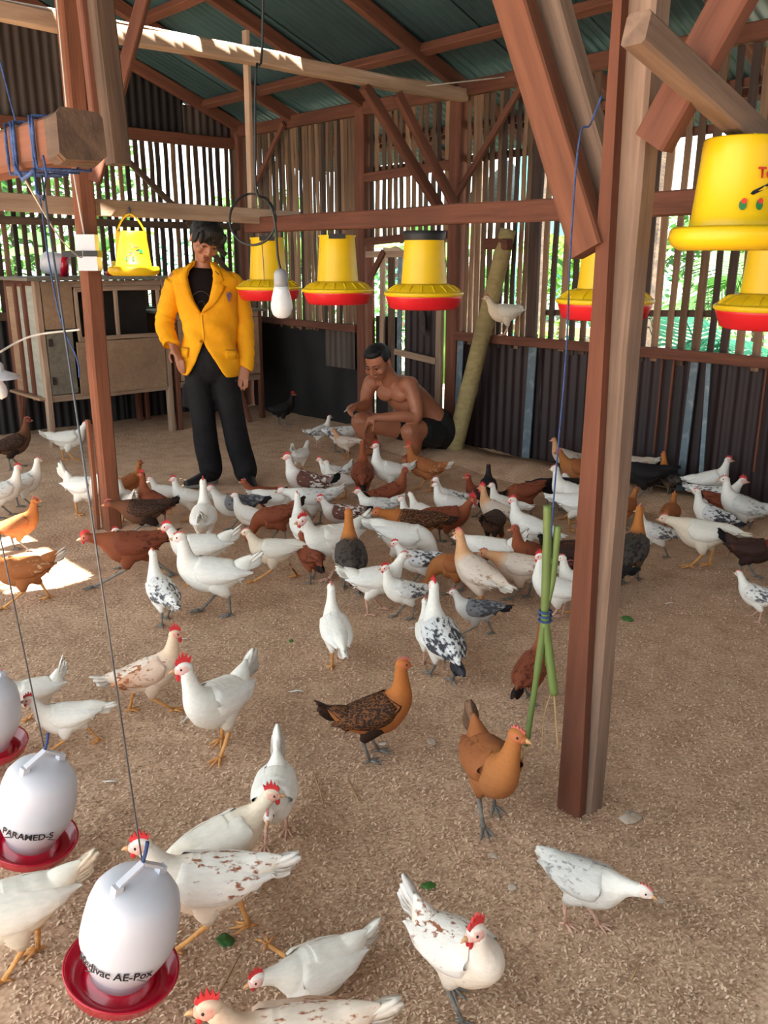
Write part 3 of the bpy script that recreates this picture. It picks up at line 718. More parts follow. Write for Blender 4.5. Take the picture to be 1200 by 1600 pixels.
azv = math.radians(138)
drinker(-1.318, .505, .127, math.radians(14), azv, 'Medivac AE-Pox', 'white drinker with crimson tray nearest the camera, printed AE-Pox', -.42)
drinker(-1.88, .54, .085, math.radians(14), azv, 'PARAMED-S', 'white drinker printed PARAMED-S, second from the front, crimson tray', -.3)
drinker(-2.42, .62, .06, math.radians(6), azv, '', 'white drinker cut by the left edge, farthest of the three', .2)
o = empty('fallen_drinker', (-7.1, 2.86, 1.42), label='white drinker lying on its side on top of the tall cage', cat='drinker'); o.rotation_euler = (0, math.radians(80), math.radians(-120))
m = MB(); m.lathe([(0, -.08), (.1, -.08), (.115, -.06), (.12, -.035), (.112, -.035), (0, -.05)], 28); m.build('tray', 'crimson', o, True)
m = MB(); m.lathe([(0, -.06), (.07, -.06), (.09, -.03), (.092, .04), (.085, .1), (.06, .13), (0, .14)], 28); m.build('jar', 'white_plastic', o, True)
# ------------------------------------------------------------------ bulb, lamp, cables


def gd(px, py, D):
    d = FW*FPX+RT*(px-600)+UP*(800-py); t = D/float(d @ FH); return Vector(d*t)+Vector((0, 0, CH))


def spline(pts, n=6):
    pts = [Vector(p) for p in pts]; out = []
    for i in range(len(pts)-1):
        a, b, c, d = pts[max(i-1, 0)], pts[i], pts[i+1], pts[min(i+2, len(pts)-1)]
        for k in range(n):
            t = k/n; out.append(.5*((2*b)+(c-a)*t+(2*a-5*b+4*c-d)*t*t+(3*b-a-3*c+d)*t**3))
    return out+[pts[-1]]


bp = gd(440, 470, 2.85)
bl = empty('light_bulb', bp, label='white light bulb hanging unlit on a black cable in front of the feeders', cat='light bulb')
m = MB(); m.lathe([(0, -.056), (.016, -.054), (.029, -.044), (.0355, -.026), (.0355, -.01), (.031, .012), (.0255, .032), (.0235, .045), (0, .045)], 28); m.build('glass', 'bulb', bl, True)
m = MB(); m.lathe([(.0, .043), (.0225, .043), (.023, .06), (.022, .085), (.017, .094), (.008, .1), (0, .1)], 24); m.build('socket', 'socket_grey', bl, True)
loop = [gd(395+36*math.sin(a), 343-40*math.cos(a), 2.85+.02*i) for i, a in enumerate([k*2*PI/10 for k in range(11)])]
loop2 = [gd(393+31*math.sin(a), 345-36*math.cos(a), 2.9+.01*i) for i, a in enumerate([k*2*PI/10 for k in range(6)])]
path = [Vector((bp.x+.1, bp.y-.05, 3.7)), gd(411, 0, 2.9), gd(400, 110, 2.88), gd(399, 230, 2.86), gd(401, 300, 2.85)]+loop[1:]+[gd(420, 318, 2.87), gd(430, 350, 2.86), gd(434, 400, 2.85), bp+Vector((0, 0, .098))]
m = MB(); m.tube(spline(path, 5), .0042, 6); m.build('cable', 'cable', bl, True, wc=True)
lp = gd(-2, 588, 4.4)
ls = empty('lamp_shade', lp, label='white enamel lamp shade cut by the left edge above the cage legs', cat='lamp')
m = MB(); m.lathe([(.102, -.012), (.1, .0), (.05, .022), (.03, .03), (.028, .06), (.012, .075), (0, .076)], 28); m.lathe([(.098, -.012), (.05, .016), (0, .02)], 28); m.build('shade', 'white_plastic', ls, True)
m = MB(); m.lathe([(0, -.12), (.028, -.105), (.036, -.08), (.03, -.05), (.018, -.03), (.018, .01), (0, .01)], 20); m.build('bulb', 'bulb', ls, True)
m = MB(); m.tube([(0, 0, .07), (.01, .0, .6), (-.02, 0, 1.2), (.0, 0, 2.9-lp.z+.9)], .004, 6); m.build('cord', 'cable', ls, True)
cw = [(-1.34, .5, 1.57), (-2.2, .9, 1.5), (-3.3, 1.42, 1.46), (-4.34, 1.88, 1.5)]
m = MB(); m.tube(spline(cw), .0018, 6); o = m.build('white_cord', 'cord_white', None, True); tag(o, 'thin white cord sagging from the log to the socket on the left post', 'cord')
m = MB(); m.tube(spline([gd(0, 95, 2.2), gd(25, 190, 2.2), gd(60, 300, 2.2), gd(75, 400, 2.2), gd(95, 500, 2.2), gd(120, 560, 2.2), gd(124, 590, 2.2)]), .0022, 6); o = m.build('blue_line', 'rope', None, True); tag(o, 'slack blue line hanging at left across the tall cage, ending in a twig', 'rope')
m = MB(); m.tube(spline([gd(0, 550, 4.6), gd(50, 525, 4.7), gd(125, 515, 4.55)]), .006, 6); o = m.build('tie_line', 'cord_white', None, True); tag(o, 'pale cord stretched from the left edge to the reddish left post', 'cord')
m = MB(); m.tube([(-4.6, 1.6, 2.63), (-4.6, 2.2, 2.635), (-4.6, 2.8, 2.63), (-4.59, 3.3, 2.63), (-4.58, 3.5, 2.61), (-4.57, 4, 2.6), (-4.57, 4.5, 2.59), (-4.2, 4.88, 2.64)], .005, 6); o = m.build('roof_cable', 'cord_white', None, True); tag(o, 'grey cable stapled along the tie beam to the back wall', 'cable')
m = MB(); m.tube(spline([(-4.4, 1.89, 3.2), (-4.392, 1.89, 2.6), (-4.39, 1.888, 2.2), (-4.39, 1.889, 1.9), (-4.375, 1.91, 1.57)]), .004, 6); o = m.build('socket_cord', 'cord_white', None, True); tag(o, 'white cord running down the left post into the socket box', 'cord')
# ------------------------------------------------------------------ leaning bamboo and green stalks
bm = empty('bamboo_pole', (-4.42, 4.72, 0), label='thick yellowish bamboo pole leaning against the back wall right of the man', cat='bamboo pole')
p0, p1 = Vector((-4.43, 4.7, .02)), Vector((-4.1, 4.86, 1.66)); dv = (p1-p0).normalized(); prof = []
A = dv.cross(Vector((0, 1, 0))).normalized(); B = dv.cross(A); L = (p1-p0).length
m = MB(); P = []
for i in range(61):
    u = i/60*L; nod = min(abs(u-q) for q in (.05, .52, 1.02, 1.5)); r = .068-.012*u/L+(.005 if nod < .018 else 0)
    P.append([p0+dv*u+A*r*math.cos(2*PI*j/18)+B*r*math.sin(2*PI*j/18) for j in range(18)])
m.grid(P, True, True); m.build('culm', 'bamboo', bm, True, wc=True)
beam('cross_block', (-4.27, 4.83, 1.56), (-4.05, 4.82, 1.56), .06, .075, 'wood_red', bm)
gs0 = Vector((-1.335, 1.72, 1.68)); gx_ = Vector(RT)
ga = empty('stalk_bunch', (gs0.x, gs0.y, .25), label='green leaf stalks hung on a blue cord left of the thick post', cat='plant stalks')


def stalk(pts, r, mat='leaf_stalk', name='stalk'):
    m = MB(); m.tube(spline([gd(px, py, 1.99) for px, py in pts]), r, 7); return m.build(name, mat, ga, True, wc=True)


stalk([(856, 790), (855, 860), (851, 962), (838, 1060), (822, 1165)], [.011]*6+[.012]*6+[.010]*6+[.008]*6+[.006])
stalk([(872, 822), (864, 900), (852, 962), (858, 1020), (866, 1085)], [.009]*12+[.012]*6+[.012]*6+[.01])
stalk([(860, 870), (853, 962), (856, 1040)], .008)
stalk([(866, 1085), (869, 1130), (872, 1170)], .003, 'straw', 'root'); stalk([(822, 1165), (815, 1195), (808, 1215)], .003, 'straw', 'root'); stalk([(860, 1085), (850, 1120), (846, 1180)], .0015, 'straw', 'root')
m = MB(); q = gd(852, 962, 1.99)
for dz in (-.012, 0, .012): m.tube([q+Vector((.016*math.cos(a), .016*math.sin(a), dz)) for a in [i*2*PI/10 for i in range(11)]], .003, 5)
m.build('tie_knot', 'rope', ga, True, wc=True)
m = MB(); m.tube(spline([gd(940, 150, 1.75), gd(922, 195, 1.75), gd(905, 218, 1.75), gd(892, 380, 1.86), gd(884, 560, 1.96), gd(866, 770, 1.98), gd(852, 962, 1.99)]), .002, 6); m.build('cord', 'rope', ga, True, wc=True)
# ------------------------------------------------------------------ chickens
WHT = (236, 232, 222); CRM = (228, 212, 188)
# neck, back, breast, wing, tail, mark colour, mark density (neck, body, wing, tail), legs
BREED = {
    'W': (WHT, WHT, WHT, (238, 236, 230), WHT, (200, 190, 176), (0, .0, .05, 0), 'leg_yellow'),
    'C': (CRM, (232, 226, 212), (230, 214, 190), (234, 228, 216), CRM, (206, 182, 150), (.2, .2, .2, .2), 'leg_yellow'),
    'WS': (WHT, (226, 224, 218), WHT, (222, 220, 216), (214, 210, 204), (92, 92, 98), (.1, .38, .46, .42), 'leg_grey'),
    'WT': (WHT, (222, 222, 220), WHT, (206, 206, 206), (36, 34, 38), (66, 66, 72), (.1, .42, .5, .5), 'leg_grey'),
    'WG': (WHT, (206, 204, 198), (216, 212, 204), (204, 202, 196), (214, 208, 198), (150, 148, 146), (.1, .35, .4, .2), 'leg_grey'),
    'WP': ((236, 226, 212), (234, 228, 218), (232, 216, 196), (236, 230, 222), (234, 228, 220), (150, 92, 62), (.05, .38, .33, .1), 'leg_yellow'),
    'WBR': ((226, 196, 168), (228, 210, 192), (222, 200, 180), (196, 138, 100), (230, 220, 206), (156, 94, 60), (.2, .35, .4, .1), 'leg_yellow'),
    'B': ((212, 160, 116), (214, 196, 178), (218, 198, 178), (216, 204, 192), (222, 212, 198), (178, 140, 112), (.2, .33, .36, .2), 'leg_yellow'),
    'R': ((140, 76, 48), (128, 68, 46), (136, 76, 50), (120, 62, 42), (38, 28, 26), (84, 44, 30), (.2, .36, .36, .3), 'leg_grey'),
    'O': ((172, 108, 58), (158, 96, 56), (168, 108, 64), (148, 90, 54), (128, 96, 74), (120, 72, 40), (.15, .3, .36, .3), 'leg_grey'),
    'OW': ((170, 102, 56), (168, 102, 60), (176, 114, 70), (160, 98, 58), (222, 206, 190), (214, 170, 128), (.1, .3, .34, .2), 'leg_yellow'),
    'G': ((178, 106, 52), (108, 70, 42), (172, 106, 56), (124, 78, 44), (70, 46, 34), (50, 34, 26), (0, 1.47, 1.47, 1.48), 'leg_grey'),
    'K': ((42, 36, 34), (34, 31, 32), (38, 33, 32), (32, 30, 32), (24, 22, 24), (60, 48, 42), (.2, .3, .3, .1), 'leg_grey'),
    'KR': ((120, 54, 34), (58, 38, 32), (52, 36, 32), (52, 36, 32), (26, 23, 24), (96, 52, 36), (.2, .36, .36, .1), 'leg_grey'),
    'KG': ((184, 114, 56), (70, 62, 56), (110, 88, 68), (78, 70, 66), (30, 27, 28), (40, 36, 34), (.05, .4, .4, .2), 'leg_grey'),
    'GR': ((208, 206, 200), (128, 128, 130), (196, 194, 190), (112, 112, 116), (44, 38, 40), (72, 72, 78), (.2, .45, .5, .3), 'leg_grey'),
    'M': ((230, 224, 216), (106, 70, 60), (176, 160, 150), (92, 58, 50), (26, 23, 26), (220, 214, 206), (.05, .42, .42, .1), 'leg_grey'),
    'MB': (WHT, (220, 218, 212), WHT, (46, 46, 50), (226, 220, 212), (210, 208, 204), (.05, .3, .38, .2), 'leg_pink'),
    'N': ((104, 66, 44), (84, 58, 44), (92, 64, 48), (78, 54, 42), (48, 36, 32), (44, 32, 26), (0, 1.45, 1.46, 1.4), 'leg_grey'),
}
BODY = [(-.108, .228, .05, .046), (-.07, .215, .064, .063), (-.02, .202, .074, .078), (.035, .2, .074, .082), (.078, .216, .063, .074)]
NECKP = {'v': (.112, .402, .05, 1.0), 'h': (.132, .37, .25, 1.0), 'm': (.168, .325, .7, .85), 'l': (.21, .262, 1.0, .15), 'p': (.2, .06, .55, -1.0)}


def mixc(a, b, f): return tuple(x+(y-x)*f for x, y in zip(a, b))


def catmull(rows, n):
    R = np.array(rows, float); out = []
    for i in range(len(R)-1):
        a, b, c, d = R[max(i-1, 0)], R[i], R[i+1], R[min(i+2, len(R)-1)]
        for k in range(n):
            t = k/n; out.append(.5*((2*b)+(c-a)*t+(2*a-5*b+4*c-d)*t*t+(3*b-a-3*c+d)*t**3))
    out.append(R[-1]); return out


CN = [0]


def chicken(px, py, h, neck, tail, br, comb, k, label, hy=0, pitch=0, stride=.25, lie=False, z=None, loc=None, fluff=1.0, leg=None, small=False, young=False, hy_px=None):
    CN[0] += 1; sd = CN[0]
    if pitch == 0 and neck in 'vh': pitch = 14 if tail < 40 else 6
    p = Vector(loc) if loc is not None else ground(px, py, 0)
    if loc is None: p.z = max(0, fz(p.x, p.y)) if z is None else z
    yaw = math.radians(48+h-azim(px))
    k *= .8
    if hy_px:      # size of the bird from how tall it stands in the photograph
        hz_ = (NECKP[neck][1]+.01)+(.015 if pitch else 0); hx_ = NECKP[neck][0]; lo_, hi_ = .55, .98
        for _ in range(18):
            k = (lo_+hi_)/2; q = np.array([p.x+hx_*k*math.cos(yaw), p.y+hx_*k*math.sin(yaw), p.z+hz_*k-CH])
            if 800-FPX*(q @ UP)/(q @ FW) < hy_px: hi_ = k
            else: lo_ = k
        k = min(1.02, k*(1.12 if py < 960 else 1.0)); P0 = p.copy(); lo_, hi_ = -10., 60.
        for _ in range(16):      # keep the head where it is, standing a little nearer
            dy = (lo_+hi_)/2; p = P0 if loc is not None else ground(px, py+dy, 0); q = np.array([p.x+hx_*k*math.cos(yaw), p.y+hx_*k*math.sin(yaw), p.z+hz_*k-CH])
            if 800-FPX*(q @ UP)/(q @ FW) < hy_px: lo_ = dy
            else: hi_ = dy
        if loc is None: p.z = max(0, fz(p.x, p.y))
    root = empty('chicken', p, yaw, label, 'chicken', 'flock of chickens in the pen'); root.scale = (k, k, k)
    nk, bk, brs, wg, tl, mk, md, lg = [*(lin(c) for c in BREED[br][:6]), BREED[br][6], leg or BREED[br][7]]
    zl = -.115 if lie else 0
    cp, sp = math.cos(math.radians(pitch)), math.sin(math.radians(pitch))

    def tip(v):     # pitch the trunk about the hips
        x, y, z_ = v; z_ -= .2; return Vector((x*cp-z_*sp, y, x*sp+z_*cp+.2+zl))
    # trunk centre line
    ta = math.radians(tail+max(0, pitch)+(8 if tail < 45 and tail > -12 else 0)); cta, sta = math.cos(ta), math.sin(ta)
    B = catmull([(-.118-.085*cta, .23+.085*sta, .004, .006), (-.116-.055*cta, .229+.055*sta, .02, .026), (-.112-.022*cta, .229+.022*sta, .037, .04)]+BODY, 4); nb = len(B)
    hx, hz, ax, az = NECKP[neck]
    base = tip((B[-1][0], 0, B[-1][1])); bdir = (tip((1, 0, 0))-tip((-.75, 0, -.9))).normalized()
    if neck == 'p': bdir = (bdir+Vector((.4, 0, -.5))).normalized()
    hyr = math.radians(hy); nyr = hyr*.45
    hd = Vector((base.x+(hx-base.x)*math.cos(nyr), (hx-base.x+.03)*math.sin(nyr), hz+zl+(base.z-zl-.217)*.5))
    fd = Vector((math.cos(hyr), math.sin(hyr), 0))
    ad = Vector((ax*math.cos(nyr), ax*math.sin(nyr), az)).normalized()
    D = (hd-base).length
    q1 = base+bdir*D*.42; q2 = hd-ad*D*.4
    NR = [(.062, .072), (.056, .064), (.049, .056), (.041, .047), (.034, .038), (.0285, .032), (.025, .0275), (.023, .0245), (.022, .022)]
    cl = []; rad = []; reg = []
    for b in B: cl.append(tip((b[0], 0, b[1]))); rad.append((b[2]*fluff, b[3]*fluff)); reg.append(0)
    for i in range(1, 15):
        t_ = i/14; u = 1-t_
        cl.append(base*u**3+q1*3*u*u*t_+q2*3*u*t_*t_+hd*t_**3)
        f = t_*(len(NR)-1); j = min(int(f), len(NR)-2); f -= j
        rad.append((NR[j][0]*(1-f)+NR[j+1][0]*f, NR[j][1]*(1-f)+NR[j+1][1]*f)); reg.append(t_)
    n = 18; P = []; colr = []; mkr = []
    for i, c in enumerate(cl):
        T = (cl[min(i+1, len(cl)-1)]-cl[max(i-1, 0)]).normalized()
        ps = nyr*reg[i]; S = Vector((-math.sin(ps), math.cos(ps), 0)); S = (S-T*S.dot(T)).normalized(); U = T.cross(S)
        row = []; ra, rb = rad[i]
        for j in range(n):
            a = 2*PI*j/n; rr_ = 1+.035*noise.noise((c.x*28+sd, math.cos(a)*2.2, math.sin(a)*2.2+c.z*28))
            lowd = 1.0 if math.sin(a) > 0 else 1.08
            row.append(c+S*(ra*math.cos(a)*rr_)+U*(rb*math.sin(a)*rr_*lowd))
            g = min(1, max(0, reg[i]*2.6-.1)); under = min(1, max(0, .35-math.sin(a)*1.1))
            x_ = B[i][0] if i < nb else .1
            bc = mixc(bk, brs, min(1, under*.9+max(0, (x_-.03)*9)))
            cc_ = mixc(bc, nk, g); colr.append((*cc_, 1)); mkr.append((*mk, (md[1] if g < .4 and under < .6 else 0) if md[1] > 1 else md[1]*(1-g)*(1-.6*under)+md[0]*g))
        P.append(row)
    m = MB(); m.grid(P, True, True, colr, mkr)
    # head
    F = fd.copy()
    if neck == 'p': F = Vector((math.cos(hyr)*.75, math.sin(hyr)*.75, -.66)).normalized()
    elif neck == 'l': F = Vector((math.cos(hyr), math.sin(hyr), -.12)).normalized()
    S = Vector((0, 0, 1)).cross(F).normalized(); U = F.cross(S); HR = Matrix((F, S, U)).transposed()
    hc = hd+F*.006+U*.004
    face = mixc(nk, lin((214, 110, 100)), .6 if comb > .5 else .25)
    o0 = len(m.v); m.ell(hc, (.0305, .0235, .0255), HR, 14, 9, (*nk, 1), (*mk, md[0]*.5))
    m.ell(hc+F*.018-U*.004, (.0185, .0155, .0155), HR, 10, 7, (*mixc(nk, face, .8), 1), (0, 0, 0, 0))
    for i in range(o0, o0+14*10):
        d = HR.transposed() @ (Vector(m.v[i])-hc)
        if abs(d.y) > .010 and d.x > -.008 and d.z < .013: m.c[i] = (*mixc(nk, face, .9), 1)
    # feathered thighs, part of the same body
    hips = []; strides = ((stride, 1), (-stride, -1)) if (sd % 2) else ((-stride, 1), (stride, -1))
    for st_, sy in strides:
        hk = Vector((-.022+st_*.06-(.02 if st_ < 0 else 0), sy*.034, .088+(.012 if st_ < 0 else 0)))
        ft = Vector((.004+st_*.2, sy*.036, .007))
        if lie: hk = Vector((.01, sy*.05, .03)); ft = Vector((.05, sy*.05, .01))
        hips.append((hk, ft, sy))
        tp = tip((.0, sy*.03, .2))
        if lie: tp.z = .08
        C_ = [tp, tp*.62+hk*.38+Vector((.012, sy*.004, 0)), tp*.25+hk*.75+Vector((.004, 0, 0)), hk]
        R_ = [.054, .046, .027, .013]; rows = []
        for i, c in enumerate(C_):
            T = (C_[min(i+1, 3)]-C_[max(i-1, 0)]).normalized(); A = Vector((1, 0, 0)); A = (A-T*A.dot(T)).normalized(); Bv = T.cross(A)
            rows.append([c+A*R_[i]*1.15*math.cos(2*PI*j/12)+Bv*R_[i]*.8*math.sin(2*PI*j/12) for j in range(12)])
        m.grid(rows, True, True, (*mixc(brs, bk, .3), 1), (*mk, md[1]*.5))
    m.build('body', 'plumage', root, True)
    # wings
    PB = np.array([(-.17, .236, .012, .012), (-.14, .234, .03, .03)]+BODY)
    for sy in (1, -1):
        m = MB(); rows = []; cs = []; ks = []; nu, nv = 15, 9
        for i in range(nu+1):
            u = i/nu; x = .085-.245*u; zc = .232-.006*u+.0*u; hh = 0
            hh = max(.004, .053*min(1, (u*9)**.5+.25)*(1-u**3.2*.93))
            zc -= .012*math.sin(PI*u)
            row = []
            for j in range(nv+1):
                v_ = 2*j/nv-1; zz_ = zc+hh*v_; xs = x-.02*(1-(v_*.9+.1)**2)*u+(.012*max(0, -v_)*u)
                bw = np.interp(max(-.15, x), PB[:, 0], PB[:, 2])*fluff; bh = np.interp(max(-.15, x), PB[:, 0], PB[:, 3])*fluff; bz = np.interp(max(-.15, x), PB[:, 0], PB[:, 1])
                q = max(-.95, min(.97, (zz_-bz)/max(bh, .02))); yy = bw*math.sqrt(1-q*q)-.004+.018*(1-v_*v_)**.7*(1-u*.3)+.006*u*(1-max(0, v_))
                # stepped feather rows: coverts then flight feathers
                yy += .0022*((u*5) % 1)+(.0025*math.cos(v_*9+u*4) if u > .45 else 0)
                yy = max(yy, .018-.006*u)
                row.append(tip((xs, sy*yy, zz_)))
                f = min(1, max(0, (u-.3)*1.6)); cs.append((*mixc(bk, wg, .35+.65*f), 1)); ks.append((*mk, md[2] if md[2] > 1 else md[2]*(.5+.5*min(1, u*2))))
            rows.append(row)
        m.grid(rows, False, False, cs, ks)
        inner = [[Vector((pt.x, pt.y-sy*min(.016, abs(pt.y)*.6)*(1-(2*j/nv-1)**4), pt.z)) for j, pt in enumerate(row)] for row in rows]
        m.grid([r_[::-1] for r_ in inner], False, False, [c for r_ in range(nu+1) for c in cs[r_*(nv+1):(r_+1)*(nv+1)]], ks)
        # long flight feather tips
        for q in range(4):
            t0 = (-.085-.012*q, .222-.018*q+.01); b_ = tip((t0[0], sy*(.052-.006*q), t0[1])); e_ = tip((-.172+.016*q, sy*(.022+.004*q), .212-.013*q+.012))
            d = (e_-b_); N_ = Vector((0, sy, 0)); Wd = d.cross(N_).normalized()
            rws = []
            for i in range(6):
                u = i/5; ww = .0125*math.sin(PI*(.25+.72*u)); c = b_+d*u+N_*.004*math.sin(PI*u)
                rws.append([c+Wd*ww, c+N_*.0018, c-Wd*ww, c-N_*.0018])
            m.grid(rws, True, True, (*wg, 1), (*mk, md[2]))
        m.build('wing', 'plumage', root, True)
    # tail: a tent of flat feathers
    m = MB(); tb_ = tip((-.116-.02*cta, 0, .23+.02*sta)); td = Vector((-cta, 0, sta))
    td = Vector((td.x*cp-td.z*sp, 0, td.x*sp+td.z*cp)); tu = Vector((0, 1, 0)).cross(td); tu = -tu if tu.z < 0 else tu
    tlen = (.1 if young else .15)*(1.15 if tail > 60 else 1)
    for i in range(-4, 5):
        sgn = 1 if i >= 0 else -1; f = abs(i)/4; lat = sgn*(.06+.2*f) if i else 0
        d = (td+Vector((0, 1, 0))*lat*.75-tu*.34*f).normalized(); L = tlen*(1-.28*f)*(1+.05*math.sin(sd*3.1+i*2.3))
        roll = sgn*(.95-.25*f) if i else 0
        side = (Vector((0, 1, 0))*math.cos(roll)-tu*math.sin(roll)*1.0); side = (side-d*side.dot(d)).normalized(); N_ = d.cross(side)
        rws = []; cs = []
        for q in range(8):
            u = q/7; ww = (.019)*(.6+.6*u if u < .75 else (1.05-.75*(u-.75)*4*.75)); ww *= 1 if u < .98 else .7
            c = tb_+d*(L*u-.03)+Vector((0, sgn*.005*f, -.01*f))+tu*(-.02*u*u*(1 if tail > 30 else .2))
            rws.append([c+side*ww, c+N_*.0016, c-side*ww, c-N_*.0016]); cs += [(*mixc(bk, tl, min(1, u*2.2)), 1)]*4
        m.grid(rws, True, True, cs, (*mk, md[3]))
    m.build('tail', 'plumage', root, True)
    # beak, comb, wattles, eyes
    m = MB(); bb = hc+F*.03-U*.003
    m.tube([bb-F*.004, bb+F*.007, bb+F*.016-U*.002, bb+F*.023-U*.007], [.0082, .0068, .0042, .0008], 8); m.tube([bb-U*.006, bb+F*.012-U*.008], [.005, .0012], 6); m.build('beak', 'beak', root, True)
    cs_ = max(comb, .25)
    out = [(.024, .012), (.028, .02), (.022, .019+.012*cs_), (.018, .02+.008*cs_), (.013, .024+.02*cs_), (.008, .02+.01*cs_), (.002, .026+.024*cs_), (-.004, .02+.012*cs_), (-.01, .024+.02*cs_), (-.014, .018+.01*cs_), (-.022*(.7+.3*cs_), .022+.012*cs_), (-.018, .012), (-.006, .016), (.01, .014)]
    m = MB(); th_ = .0032; vs = [hc+F*x*1.08+U*(z_*1.06+.001)+S*th_ for x, z_ in out]+[hc+F*x*1.08+U*(z_*1.06+.001)-S*th_ for x, z_ in out]; no = len(out)
    m.add(vs, [tuple(range(no))]+[tuple(range(2*no-1, no-1, -1))]+[(i, no+i, no+(i+1) % no, (i+1) % no) for i in range(no)])
    m.build('comb', 'comb' if comb >= .55 else 'comb_pale', root)
    if not small:
        if comb >= .55:
            for sy in (1, -1):
                m = MB(); m.ell(bb-F*.008-U*(.012+.006*comb)+S*sy*.006, (.0075*comb**.5, .0035, .0125*comb), HR, 10, 7); m.build('wattle', 'comb', root, True)
        for sy in (1, -1):
            m = MB(); m.ell(hc+F*.0125+U*.005+S*sy*.0185, (.0046, .0034, .0046), HR, 8, 6); m.build('eye', 'eye', root, True)
    # shanks and toes
    if lie: hips = hips[:1]
    for hk, ft, sy in hips:
        m = MB()
        if lie:
            # one leg stretched out sideways
            a0, a1 = Vector((.03, .05*lie, .06)), Vector((.085, .24*lie, .03)); m.tube([a0, a1], [.012, .007], 8); e = a1
            dirs = ((.03, .05), (-.015, .055), (-.05, .03), (.03, -.02))
            for dx, dy in dirs: m.tube([e, e+Vector((dx*.5, dy*lie*.5, .006)), e+Vector((dx, dy*lie, -.004))], [.0058, .005, .002], 6)
        else:
            m.tube([hk+Vector((0, 0, .012)), hk, hk*.5+ft*.5, ft+Vector((0, 0, .004))], [.0095, .0088, .0068, .0075], 8)
            for an, tl_ in ((0, .056), (.55, .048), (-.55, .048), (PI-.2*sy, .024)):
                d = Vector((math.cos(an), math.sin(an), 0))
                m.tube([ft+Vector((0, 0, .002)), ft+d*tl_*.35+Vector((0, 0, .004)), ft+d*tl_*.75+Vector((0, 0, -.001)), ft+d*tl_*1.08+Vector((0, 0, -.004))], [.0068, .0054, .0044, .0012], 6)
        m.build('leg', lg, root, True)
    return root
T_ = dict
